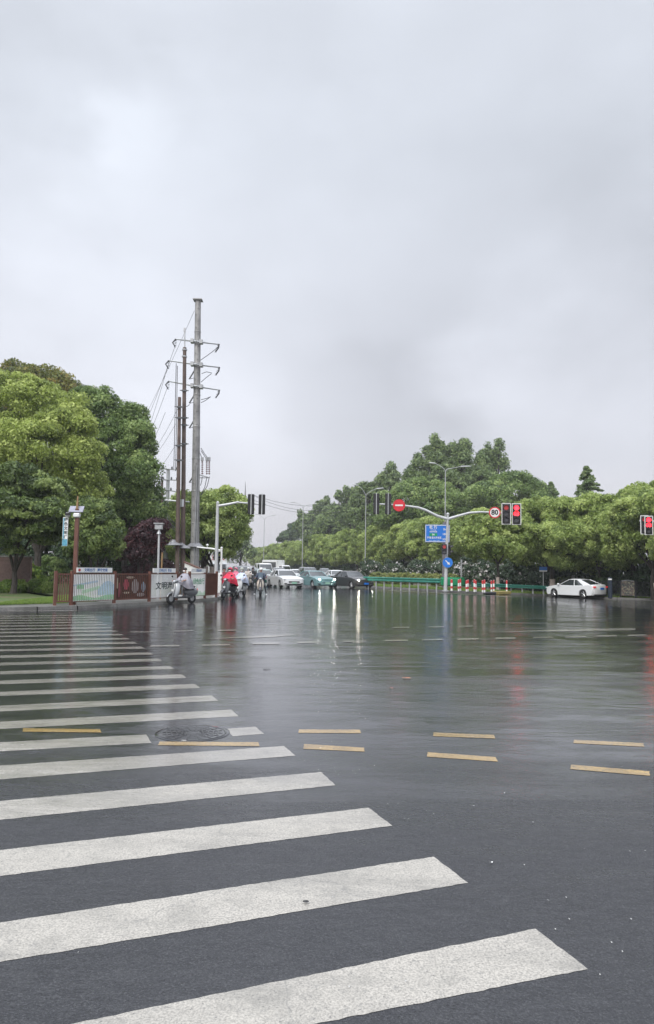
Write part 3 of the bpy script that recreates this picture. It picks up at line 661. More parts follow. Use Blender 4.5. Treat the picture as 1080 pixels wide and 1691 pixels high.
ROWL = {-2: 'camphor tree outermost at the right edge of the frame', -1: 'large camphor tree right of the dark whitewashed trunk', 0: 'large camphor tree standing over the rear of the white saloon', 1: 'camphor tree behind the roof of the white saloon', 2: 'camphor tree just right of the two red signals',
        3: 'camphor tree below the two red signals', 4: 'camphor tree behind the round speed limit sign', 5: 'camphor tree right of the keep-right arrow sign', 6: 'camphor tree behind the blue direction sign', 7: 'camphor tree just left of the blue direction sign', 8: 'camphor tree over the green hedge left of the direction sign'}
i = 0
for k in range(-3, 42):
    p = row0 + A_DIR * (6.6 * k + random.uniform(-.6, .6)); q = i % 4
    t = PROT[q] if not used[q] else copy_tree(PROT[q]); used[q] = True; i += 1
    p.z = gz(p.x, p.y) + .12; t.location = p; t.rotation_euler.z = random.uniform(0, 6.28)
    s = random.uniform(.93, 1.07) * (.88 if -1 <= k <= 3 else 1) * (1 + .004 * max(0, k - 6)); t.scale = (s * 1.05, s * 1.05, s * (1.06 if k < 2 else .99))
    t['label'] = ROWL.get(k, 'leafy camphor tree far along the row beside the queue of cars' if k > 8 else 'camphor tree at the near right end of the row'); t['group'] = 'camphor trees in a row along the road'
# second line, standing left of the road far off
for k in range(10):
    p = Vector((-15.5, 92, 0)) + A_DIR * (10 * k + random.uniform(-1, 1)); t = copy_tree(PROT[k % 4]); t.location = (p.x, p.y, .12); t.rotation_euler.z = k * 1.3; s = .85 + .012 * k; t.scale = (s,) * 3
    t['label'] = 'leafy camphor tree far off on the left side of the road'; t['group'] = 'camphor trees far off on the left side of the road'
# big camphor trees at the right edge
tree(1045, 56, [(1040, 850, 0, 46, 38), (1075, 832, 0, 34, 30), (1010, 875, 1, 36, 36), (1060, 885, -1, 38, 32), (1100, 870, 0, 44, 44), (985, 850, 2, 30, 26), (1030, 910, -1, 34, 18)], 90000, .18, LM['camphor'],
     'big camphor tree with dark forked trunk behind the railing at the right', 21, 4.4, .24, white=1.25, cr=.66, up=.4, trunk_kw=dict(fork=.6))
tree(912, 60, [(880, 868, 0, 36, 32), (925, 862, 0, 40, 34), (900, 895, -1, 44, 30), (955, 880, 0, 34, 36), (860, 895, 0, 30, 26), (935, 915, -1, 40, 22)], 80000, .18, LM['camphor'],
     'spreading camphor tree whose crown hangs over the white saloon', 22, 4, .22, cr=.66, up=.4, white=1.2)
tree(968, 63, [(965, 865, 0, 40, 34), (995, 880, 0, 36, 34), (960, 900, 0, 40, 30)], 40000, .18, LM['camphor'], 'camphor tree between the spreading tree and the big forked one', 23, 4, .18, cr=.66, up=.4)
tree(822, 58, [(818, 878, 0, 36, 30), (790, 893, 1, 28, 26), (846, 888, 0, 28, 28), (825, 905, -1, 34, 18), (805, 862, 1, 20, 18)], 50000, .18, LM['camphor'],
     'slender camphor tree with visible branches right behind the striped posts', 24, 4, .13, cr=.55, up=.4, white=1.1, trunk_kw=dict(fork=.55))
# tall woods behind -----------------------------------------------------------
BG = [  # px, d, blobs, n, mat, label
 (750, 118, [(745, 770, 0, 34, 34), (712, 770, 0, 26, 26), (775, 775, 0, 30, 32), (690, 795, 0, 26, 26), (730, 810, -2, 50, 34), (780, 812, -2, 44, 30), (752, 745, 1, 22, 22), (716, 750, 0, 14, 20)], 60000, 'grey', 'tallest poplar crown above the blue direction sign'),
 (815, 122, [(808, 770, 0, 20, 26), (822, 762, 0, 14, 28), (795, 785, 0, 22, 24), (812, 800, 0, 22, 20)], 15000, 'grey', 'thin feathery poplar right of the tallest crown'),
 (860, 105, [(845, 812, 0, 42, 26), (885, 826, 0, 34, 22), (815, 825, -1, 40, 26), (865, 845, -2, 50, 26), (908, 842, 0, 18, 16)], 52000, 'mid', 'wide dense green tree behind the two red signals'),
 (690, 112, [(680, 835, 0, 44, 30), (720, 850, -2, 46, 30), (650, 850, 0, 34, 28), (765, 845, -2, 40, 30), (700, 815, 0, 36, 22)], 56000, 'mid', 'dense green tree behind the no entry sign and its arm'),
 (640, 138, [(636, 810, 0, 20, 24), (655, 795, 0, 16, 22), (615, 822, 0, 18, 20), (640, 840, 0, 28, 28), (600, 845, 0, 20, 20)], 26000, 'grey', 'feathery grey-green poplar behind the pair of black signals'),
 (575, 168, [(570, 838, 0, 18, 22), (590, 832, 0, 14, 20), (555, 850, 0, 18, 20), (580, 865, 0, 34, 22), (548, 868, 0, 24, 20)], 26000, 'grey', 'grey-green poplar left of the tall lamp post in mid distance'),
 (520, 210, [(520, 850, 0, 14, 22), (536, 846, 0, 12, 20), (508, 862, 0, 14, 18), (525, 872, 0, 26, 20), (498, 872, 0, 12, 14)], 20000, 'grey', 'poplar standing where the distant tree line starts to drop'),
 (482, 250, [(487, 880, 0, 12, 12), (475, 888, 0, 10, 9), (466, 892, 0, 6, 5)], 9000, 'deep', 'lowest dark tree at the left end of the distant wood'),
 (560, 172, [(560, 885, 0, 30, 22), (590, 875, 0, 28, 26), (535, 893, 0, 26, 18), (615, 885, 0, 28, 28)], 34000, 'dark', 'dark green tree in front of the poplars beside the far lamp post'),
 (640, 126, [(640, 880, 0, 32, 28), (668, 872, 0, 26, 26), (615, 888, 0, 26, 24)], 26000, 'dark', 'dark tree just left of the no entry sign pole'),
]
for i, (px, d, bl, n, m, lb) in enumerate(BG):
    if m == 'grey':
        rg = random.Random(i); bl = [(x + rg.uniform(-.8, .8) * rx, y + rg.uniform(-.55, .75) * rz, dy + rg.uniform(-1, 1), rx * rg.uniform(.20, .40), rz * rg.uniform(.42, .80)) for x, y, dy, rx, rz in bl for _ in range(7)]
    tree(px, d, bl, int(n * 1.25), .30 * d / 118, LM[m], lb, 90 + i, 8, .35, cr=.8 if m == 'grey' else 1.15, up=.35, inner=.2, spike=2.8 if m == 'grey' else 0, name='poplar_tree' if m == 'grey' else 'tree')
def conifer(px, py0, py1, w, d, label, n, seed):
    base = GX(px, d, .1); top = P(px, py0, d); h = top.z - base.z; hw = w * d / F / 2; t = thing('cedar_tree', label, 'tree', base)
    g = np.random.default_rng(seed); zl = P(px, py1, d).z - base.z; bl = []
    for k in range(64):
        f = ((k + g.random()) / 64) ** .9; z = zl + (h - zl) * f; r = hw * ((1 - f) ** .85 * g.uniform(.7, 1.12) + .05); a = g.random() * 6.28
        for q in (.3, .6, .9): bl.append((r * q * math.cos(a), r * q * math.sin(a), z + r * (.30 * q - .42 * q * q), r * .15 + .10, r * .15 + .10, .10 + .02 * r))
    leaf_mesh('crown', bl, n, .22, LM['grey'], seed, .22, crz=.5, parent=t, inner=.3, up=0)
    b = MB(); b.tube([(0, 0, -.1), (0, 0, h * .5), (0, 0, h * .99)], [.25, .16, .02], 8)
    for q in bl[2::3]: b.tube([(0, 0, q[2] + .2), q[:3]], [.05, .01], 4)
    b.build('trunk', M['bark'], t)
conifer(971, 771, 850, 66, 88, 'tall dark cedar with layered branches against the sky at right', 22000, 5)
conifer(911, 797, 850, 22, 100, 'small cedar tip left of the tall cedar', 7000, 6)
# oleanders and undergrowth behind the far verge
for i, (px, d, w, h) in enumerate([(612, 90, 44, 34), (650, 84, 46, 34), (690, 80, 46, 36), (728, 78, 40, 40), (765, 70, 46, 46), (800, 68, 44, 48), (835, 67, 42, 46), (868, 66, 38, 40), (893, 64, 36, 34)]):
    t = shrub('oleander_bush', ['flowering oleander bush left of the mid-distance lamp post', 'second flowering oleander along the green hedge', 'oleander bush behind the middle of the green hedge', 'oleander bush behind the blue keep-right sign', 'white-flowered oleander just right of the keep-right sign', 'white-flowered oleander behind the middle striped posts', 'oleander bush behind the single striped post', 'dark oleander bush left of the small blue sign', 'dark oleander bush under the small blue sign'][i],
              px, 0, w, h, LM['oleander'], 8000, .17, 130 + i, d=d, depth=1.2, cr=.42, group='oleander bushes behind the far verge')
    fo = [c for c in t.children if c.name.startswith('foliage')][0]
    s = d / F; leaf_mesh('blossom', [(0, -.2, h * s * .5, w * s * .40, 1.1, h * s * .42)], [420, 320, 380, 260, 520, 560, 380, 120, 60][i], .17, LM['blossom'], 150 + i, .3, parent=t, aspect=.8)
for i, (px, d, w, h) in enumerate([(940, 64, 60, 26), (990, 62, 56, 26), (1040, 62, 56, 30), (1085, 60, 56, 30), (1140, 60, 70, 40)]):
    shrub('shrub', ['dark undergrowth shrub above the roof of the white saloon', 'dark undergrowth shrub behind the boot of the white saloon', 'lime undergrowth shrub behind the poster railing', 'lime undergrowth shrub at the right edge behind the railing', 'dark undergrowth shrub beyond the right edge'][i], px, 0, w, h, LM['dark' if i in (0, 1, 4) else 'lime'], 8000, .16, 170 + i, d=d, depth=1.4, cr=.4)
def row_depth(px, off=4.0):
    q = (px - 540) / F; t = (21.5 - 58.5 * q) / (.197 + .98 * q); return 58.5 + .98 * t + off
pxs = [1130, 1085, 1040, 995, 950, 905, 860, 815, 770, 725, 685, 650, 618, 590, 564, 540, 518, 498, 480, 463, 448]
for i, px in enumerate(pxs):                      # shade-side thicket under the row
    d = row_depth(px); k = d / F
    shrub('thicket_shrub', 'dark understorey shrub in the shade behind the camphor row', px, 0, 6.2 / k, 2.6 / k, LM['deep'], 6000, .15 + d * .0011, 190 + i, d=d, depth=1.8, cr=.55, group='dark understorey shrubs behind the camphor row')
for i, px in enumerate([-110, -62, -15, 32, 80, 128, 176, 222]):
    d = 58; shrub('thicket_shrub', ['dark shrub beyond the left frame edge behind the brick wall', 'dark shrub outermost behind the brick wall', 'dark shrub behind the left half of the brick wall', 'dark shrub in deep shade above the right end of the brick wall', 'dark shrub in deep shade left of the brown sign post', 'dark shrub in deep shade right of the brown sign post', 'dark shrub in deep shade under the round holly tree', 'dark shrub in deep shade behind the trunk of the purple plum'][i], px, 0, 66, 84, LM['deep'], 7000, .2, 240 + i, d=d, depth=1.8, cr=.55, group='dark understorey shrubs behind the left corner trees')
# clipped hedge on the median
h0, h1 = G(612, 966.0, .1), G(743, 971.5, .1)
def hedge():
    d_ = (h1 - h0); L_ = d_.length; t = thing('hedge', 'long clipped yellow-green hedge behind the green guardrail', 'hedge', h0, math.atan2(d_.y, d_.x))
    g = np.random.default_rng(4); bl = [(x, 0.55, .62, .55, .42, .50) for x in np.arange(0, L_, .5)]
    leaf_mesh('foliage', bl, 26000, .13, LM['hedge'], 8, .22, parent=t, up=.6, inner=.3)
    b = MB()
    for x in np.arange(.2, L_, .6): b.tube([(x, .55, -.1), (x + .05, .55, .7)], [.025, .012], 5)
    b.build('stem', M['bark'], t)
hedge()

# ------------------------------------------------------------------ vehicles
PAINT = {k: pmat(k + ' car paint', c, .32, .0 if k in ('white', 'cream') else .25, 0, coat=1) for k, c in dict(white=(.80, .81, .82), teal=(.16, .30, .31), dark=(.045, .042, .042), green=(.02, .17, .10), grey=(.18, .19, .20),
         silver=(.40, .41, .42), black=(.022, .022, .025), cream=(.66, .62, .55), taxi=(.62, .74, .70), blue=(.05, .10, .16), red=(.42, .03, .04)).items()}
def car(label, paint, loc, rz, kind='saloon', L=4.65, W_=1.82, H_=1.46, group=None, lights=0, sub=None, plate='green', sign=None, tyre=.325, sail=.88, fast=0):
    t = thing('parked_car' if False else 'car', label, 'car', loc, rz, group); pm = PAINT[paint]; hw = W_ / 2; hl = L / 2
    fa, ra = hl - .92, -hl + .98; R = tyre + .055
    if kind == 'saloon': top = [(hl - .03, .52), (hl - .06, .72), (hl - .30, .84), (hl - 1.10, .95), (hl - 1.50, .98), (0, .97), (-hl + 1.0, 1.0), (-hl + .55, 1.05), (-hl + .10, 1.06), (-hl + .02, .95), (-hl, .62)]
    elif kind == 'suv': top = [(hl - .02, .60), (hl - .05, .82), (hl - .25, .95), (hl - 1.0, 1.05), (hl - 1.35, 1.08), (0, 1.06), (-hl + .8, 1.08), (-hl + .15, 1.10), (-hl + .02, 1.0), (-hl, .65)]
    else: top = [(hl - .02, .60), (hl - .08, .85), (hl - .35, 1.05), (hl - .75, 1.16), (hl - .95, 1.18), (0, 1.15), (-hl + .6, 1.15), (-hl + .1, 1.15), (-hl + .02, 1.0), (-hl, .6)]
    arch = lambda cx: [(cx + R * math.cos(a), .33 + R * math.sin(a)) for a in [math.pi * (1 - k / 9) * 1.0 for k in range(10)]]
    prof = [(-hl + .06, .32), (-hl + .16, .23), (ra - R, .22)] + arch(ra) + [(ra + R, .19), (fa - R, .19)] + arch(fa) + [(fa + R, .22), (hl - .14, .20), (hl - .03, .34)] + top
    body = MB(); sl = [-1, -.985, -.93, -.78, -.5, 0, .5, .78, .93, .985, 1]; n = len(prof); vs = []
    for tt in sl:
        a = abs(tt)
        for x, z in prof:
            en = max(0, (abs(x) - (hl - 1.0)) / 1.0); xx = x - math.copysign(1, x) * (.20 * a ** 3 * en + (.03 if a > .98 else 0) * en)
            zz = z - (.07 * max(0, (z - .6) / .45) * a ** 4) + (.035 * (1 - a * a) if z > .7 and x > hl - 1.6 else 0)
            yy = tt * hw * (1 - .035 * max(0, (z - .72) / .35)) * (1 - .05 * en ** 2) * (1 - .02 * max(0, (.35 - z) / .2))
            if a == 1: zz = zz + (.015 if zz < .3 else -.01); 
            vs.append((xx, yy * (1.0 if a < 1 else 1.004), zz))
    fs = [list(range(n)), list(range(len(sl) * n - 1, (len(sl) - 1) * n - 1, -1))]
    for k in range(len(sl) - 1):
        for i in range(n): j = (i + 1) % n; fs.append([k * n + j, k * n + i, (k + 1) * n + i, (k + 1) * n + j])
    body.add(vs, fs)
    if sub:                                              # two-tone lower flank
        for y in (-1, 1): body.mi = 1; body.box((0, y * (hw + .004), .42), (L * .42, .012, .36)); body.mi = 0
        body.mi = 1; body.box((hl - .04, 0, .40), (.10, W_ * .86, .24), bev=.03); body.mi = 0
    body.build('body', [pm, PAINT[sub] if sub else pm], t, 32)
    # cabin
    if kind == 'saloon': f0, f1, r0, r1, z0 = hl - 1.50 + .18 * fast, hl - 2.20, -hl + .62 - .32 * fast, -hl + 1.55 - .05 * fast, .94
    elif kind == 'suv': f0, f1, r0, r1, z0 = hl - 1.25, hl - 1.95, -hl + .12, -hl + .55, 1.03
    else: f0, f1, r0, r1, z0 = hl - .80, hl - 1.35, -hl + .05, -hl + .22, 1.12
    def ring(sg, grow=0, dz=0):
        q = 1 - (1 - sg) ** 1.5 * .0 ; xf = f0 + (f1 - f0) * sg ** 1.08; xr = r0 + (r1 - r0) * sg ** 1.08; y = hw * (.90 - (.22 if kind == 'saloon' else .17) * sg ** 1.2) + grow; z = z0 + (H_ - .05 - z0) * sg + dz
        xf += grow; xr -= grow; c = .14; pts = []
        for (sx, sy) in ((1, 1), (-1, 1), (-1, -1), (1, -1)):
            X = xf if sx > 0 else xr
            a = [(X, sy * y * .0)] if False else []
            p1, p2, p3 = (X, sy * y * .80), (X - sx * .05, sy * y * .94), (X - sx * .22, sy * y)
            for p in ((p1, p2, p3) if sx * sy > 0 else (p3, p2, p1)): pts.append((p[0], p[1], z - (0 if sg < 1 else 0)))
        return pts
    def loft(rings, cap_top=True, crown=.03):
        m = len(rings[0]); v = [p for r in rings for p in r]; f = []
        for k in range(len(rings) - 1):
            for i in range(m): j = (i + 1) % m; f.append([k * m + i, k * m + j, (k + 1) * m + j, (k + 1) * m + i])
        if cap_top:
            r = rings[-1]; cx = sum(p[0] for p in r) / m; cz = r[0][2] + crown
            inner = [(cx + (p[0] - cx) * .6, p[1] * .6, cz) for p in r]; b0 = len(v); v += inner + [(cx, 0, cz + .008)]
            for i in range(m): j = (i + 1) % m; f.append([b0 - m + i, b0 - m + j, b0 + j, b0 + i]); f.append([b0 + i, b0 + j, b0 + m])
        return v, f
    g = MB(); g.add(*loft([ring(0), ring(.35), ring(.7), ring(.93)], False)); g.build('windows', M['glass'], t, 50)
    r = MB(); r.add(*loft([ring(.90, .008), ring(.95, .008), ring(1.0, -.01)], True, .035))
    A, B = ring(0, .006), ring(.93, .006)
    for i in (1, 4, 7, 10): r.tube([Vector(A[i]), Vector(A[i]).lerp(Vector(B[i]), .5) , Vector(B[i])], .026 if i in (1, 10) else .036, 5)
    for sgn in (2, 9):
        a, b_ = Vector(A[sgn]), Vector(A[3 if sgn == 2 else 8]); c, d = Vector(B[sgn]), Vector(B[3 if sgn == 2 else 8])
        for q in ((.48,) if kind != 'van' else (.33, .66)): r.tube([a.lerp(b_, q), c.lerp(d, q)], .03, 4)
        if kind == 'saloon': r.tube([a.lerp(b_, .94), c.lerp(d, .97)], .035, 4)
        if kind == 'saloon' and sail:                     # body-coloured rear quarter
            o_ = Vector((0, .012 if a.y > 0 else -.012, 0)); q0, q1, q2, q3 = a.lerp(b_, sail) + o_, c.lerp(d, sail + .04) + o_, d + o_, b_ + o_
            q4, q5 = Vector(A[4 if sgn == 2 else 7]), Vector(B[4 if sgn == 2 else 7]); r.add([q0, q1, q2, q3, q5 + o_, q4 + o_], [[0, 1, 2, 3], [3, 2, 4, 5]])
    r.build('roof', pm, t, 50)
    # wheels
    for x in (fa, ra):
        for sy in (-1, 1):
            w = MB(); yw = sy * (hw - .12); T = .105
            w.lathe([(R * .55, -T), (tyre - .02, -T), (tyre, -T * .7), (tyre, T * .7), (tyre - .02, T), (R * .55, T)], 22, axis='Y'); w.lathe([(0, -T * .6), (R * .62, -T * .6)], 22, axis='Y'); w.lathe([(R * .62, T * .6), (0, T * .6)], 22, axis='Y')
            wo = w.build('wheel', M['rubber'], t, 40, loc=(x, yw, tyre)); rm = MB(); ys = sy * T * .82
            rm.lathe([(R * .60, ys * .7), (R * .60, ys), (R * .54, ys), (R * .54, ys * .7)], 22, axis='Y')
            for k in range(5):
                a = 2 * math.pi * k / 5 + .3; rm.tube([(0, ys * .95, 0), (R * .56 * math.cos(a), ys * .9, R * .56 * math.sin(a))], [.05, .032], 4)
            rm.ell((0, ys, 0), (.05, .02, .05), 8, 5); rm.build('rim', M['rim'], wo, 40)
    # front face
    fx = hl - .05
    zh = .70 if kind == 'saloon' else .80
    for sy in (-1, 1):
        h = MB(); Q = Matrix.Rotation(sy * rad(-32), 3, 'Z'); h.ell((fx - .19, sy * hw * .74, zh), (.10, .22, .065 if kind != 'van' else .11), 12, 7, M=Q)
        on = lights and (lights == 1 or True)
        h.build('headlight', M['lens'], t, 60)
        if lights:
            l = MB(); rr = .06 if (lights == 2 and sy == -1) else .05
            l.ell((fx - .07, sy * hw * .72, zh), (.035, rr, rr * .8), 10, 6, M=Q); l.build('headlight_bulb', M['lamp_strong'] if (lights == 2 and sy == -1) else M['lamp_on'], t, 60)
        d = MB(); d.ell((fx - .12, sy * hw * .70, .36), (.10, .15, .06), 10, 6); d.build('fog_lamp_recess', M['black'], t, 60)
        mr = MB(); mr.ell((f0 - .12, sy * (hw + .09), z0 + .06), (.09, .11, .075), 10, 6); mr.tube([(f0 - .12, sy * hw * .92, z0), (f0 - .12, sy * (hw + .05), z0 + .04)], .025, 5); mr.build('mirror', pm if paint != 'dark' else M['black'], t, 60)
        tl = MB(); tl.ell((-hl + .15, sy * hw * .76, .86 if kind == 'saloon' else .95), (.13, .20, .055), 10, 6, M=Matrix.Rotation(sy * rad(28), 3, 'Z')); tl.build('tail_light', M['tail'], t, 60)
        dh = MB()
        for q in (.05, -1.0): dh.box((q, sy * (hw * .985), z0 - .14), (.17, .03, .025))
        dh.build('door_handle', pm, t)
    gr = MB(); gr.box((fx + .012, 0, .50), (.05, W_ * .50, .10), bev=.02); gr.box((fx + .02, 0, .31), (.05, W_ * .62, .10), bev=.02)
    for k in range(3): gr.box((fx + .04, 0, .47 + k * .03), (.02, W_ * .46, .008))
    gr.build('grille', M['black'] if paint != 'teal' else PAINT['teal'], t)
    p = MB(); p.box((fx + .06, 0, .42), (.012, .44, .14)); p.build('number_plate', M['green_plate' if plate == 'green' else 'blue_sign'], t)
    p = MB(); p.box((-hl - .02, 0, .74), (.012, .44, .14)); p.build('number_plate', M['green_plate' if plate == 'green' else 'blue_sign'], t)
    bb = MB(); bb.box((-hl + .12, 0, .27), (.16, W_ * .78, .12), bev=.03); bb.build('rear_valance', M['black'], t)
    sh = MB()
    for s_ in ((0, 0),): sh.box((0, 0, .26), (L * .86, W_ * .80, .14))
    for x in (fa, ra): sh.box((x, 0, .42), (.72, W_ * .74, .34))
    sh.build('underbody', M['black'], t)
    wp = MB()
    for sy in (-.1, .45): wp.tube([(f0 + .0, hw * sy, z0 + .03), (f0 - .30, hw * (sy + .42), z0 + .20)], .012, 4)
    wp.build('wiper', M['black'], t)
    if sign:
        b = MB(); b.box(((f1 + r1) / 2 + .1, 0, H_ + .05), (.16, .5, .12), bev=.03); b.build('roof_sign', M['white_plastic'], t)
    return t
M['green_plate'] = pmat('pale green plate', (.35, .62, .48), .4, 0, .05)
HEAD = math.atan2(-A_DIR.y, -A_DIR.x)                                # towards the camera along the road
def car_at(label, paint, px, py, rz=HEAD, **k):
    """px, py: where the middle of the front bumper meets the road"""
    g = G(px, py); L = k.get('L', 4.65); d = Vector((math.cos(rz), math.sin(rz), 0)); c = g - d * (L / 2); c.z = gz(c.x, c.y)
    return car(label, paint, c, rz, **k)
CG = 'cars queueing at the stop line'
car_at('white saloon with black grille in the front row left of the teal car', 'white', 486, 971.3, HEAD + .20, group=CG, H_=1.5, W_=1.86)
car_at('teal green saloon with lit headlights in the middle of the front row', 'teal', 541, 971.5, HEAD + .30, group=CG, lights=1, W_=1.9, L=4.75, H_=1.44)
car_at('dark brown-grey saloon with one glaring headlight at the right end of the front row', 'dark', 605, 972.5, HEAD + .30, group=CG, lights=2, plate='blue', W_=1.82, L=4.8)
car_at('white car half hidden between the teal car and the dark saloon', 'white', 567, 965.5, HEAD + .1, group=CG)
car_at('grey people carrier just behind the teal car', 'grey', 519, 962, HEAD + .1, kind='suv', group=CG, H_=1.72)
car_at('white car whose roof shows between the front white saloon and grey people carrier', 'white', 498, 961, HEAD + .1, group=CG)
car_at('pale green and white taxi behind the navy scooter rider', 'taxi', 444, 967, HEAD + .1, group=CG, sub='green', sign=True, plate='blue')
car_at('silver estate car left of the taxi in the queue', 'silver', 420, 966, HEAD + .05, kind='suv', group=CG, H_=1.6)
car_at('silver-roofed dark car behind the cream scooter rider', 'grey', 402, 967, HEAD, kind='suv', group=CG, H_=1.74)
car_at('white minibus standing above the taxi in the queue', 'white', 441, 959, HEAD + .05, kind='van', group=CG, L=5.2, W_=1.95, H_=2.12)
car_at('white car two rows back, left of the minibus', 'white', 412, 956.5, HEAD, group=CG)
car_at('silver car far back between the minibus and the white saloon', 'silver', 464, 956, HEAD, kind='suv', group=CG, H_=1.6)
car_at('dark car far back at the left edge of the queue', 'grey', 389, 957, HEAD, kind='suv', group=CG, H_=1.6)
car_at('white car third row back above the white saloon', 'white', 505, 954.5, HEAD, group=CG, H_=1.55)
car_at('grey car third row back above the teal car', 'grey', 541, 955.5, HEAD, group=CG, H_=1.6)
# white saloon leaving on the right
sg = G(951, 986.8)
car('white saloon driving away on the right below the trees', 'white', sg, math.atan2(.82, -.57), 'saloon', L=4.55, W_=1.80, H_=1.45, plate='blue', sail=.80, fast=1)

def truck(label, px, py, d_, rz, L, W_, H_, cab_h, box_mat, side_mat=None, words=None, rear=False):
    g = G(px, py) if d_ is None else GX(px, d_); d = Vector((math.cos(rz), math.sin(rz), 0)); c = g - d * (L / 2)
    t = thing('box_truck', label, 'truck', c, rz); hl = L / 2
    b = MB(); b.box((-.85, 0, (H_ + .95) / 2), (L - 1.9, W_, H_ - .95), bev=.05)
    if side_mat is not None:
        b.mi = 1
        for sy in (-1, 1): b.box((-.85, sy * (W_ / 2 + .012), (H_ + .9) / 2), (L - 2.3, .01, (H_ - .95) * .62)); b.box((-hl - .0 , 0, (H_ + .95) / 2), (.01, W_ * .8, (H_ - .95) * .6))
        b.mi = 0
    b.build('cargo_box', [M['white_plastic'], side_mat or M['white_plastic']], t)
    prof = [(hl - 1.75, .45), (hl - .03, .45), (hl, .8), (hl - .04, 1.15), (hl - .32, cab_h - .15), (hl - .5, cab_h), (hl - 1.75, cab_h)]
    b = MB(); n = len(prof); w = W_ * .46; b.prism(prof, 2 * w, lambda a, z, y: (a, y - w, z)); b.build('cab', box_mat, t, 20)
    b = MB(); b.add([(hl + .0, -w * .9, 1.2), (hl + .0, w * .9, 1.2), (hl - .27, w * .86, cab_h - .22), (hl - .27, -w * .86, cab_h - .22)], [[0, 1, 2, 3]]); b.v = [(x + .012, y, z) for x, y, z in b.v]
    for sy in (-1, 1): b.add([(hl - .2, sy * (w + .006), 1.25), (hl - 1.2, sy * (w + .006), 1.25), (hl - 1.2, sy * (w + .006), cab_h - .2), (hl - .5, sy * (w + .006), cab_h - .2)], [[0, 1, 2, 3]])
    b.build('windscreen', M['glass'], t, 0)
    for sy in (-1, 1):
        h = MB(); h.box((hl, sy * w * .75, .75), (.06, .3, .16), bev=.03); h.build('headlight', M['lens'], t)
    b = MB(); b.box((hl + .02, 0, .52), (.12, W_ * .9, .16), bev=.03); b.box((0, 0, .62), (L * .9, W_ * .5, .2)); b.build('chassis', M['dark_grey'], t)
    for x in (hl - .75, -hl + 1.1):
        for sy in (-1, 1):
            w_ = MB(); w_.lathe([(0, -.12), (.40, -.12), (.43, -.08), (.43, .08), (.40, .12), (0, .12)], 18, axis='Y', c=(x, sy * (W_ / 2 - .16), .43)); w_.build('wheel', M['rubber'], t, 40)
    if words:
        tx = MB(); tx.text(words, .8, (0, 0, H_ - .72), to=lambda x, y, z: (hl - 1.78 + .015, x, z)); tx.build('lettering', M['ink_red'], t, 0)
    return t
truck('white box truck with red characters above its grey cab', 360, 958.5, None, HEAD - .02, 6.6, 2.15, 3.35, 2.1, PAINT['silver'], words='迷人')
truck('white box truck with dark side panel seen small above the queue', 474, 951, None, HEAD + .62, 6.0, 2.1, 2.95, 2.0, PAINT['white'], M['dark_grey'])

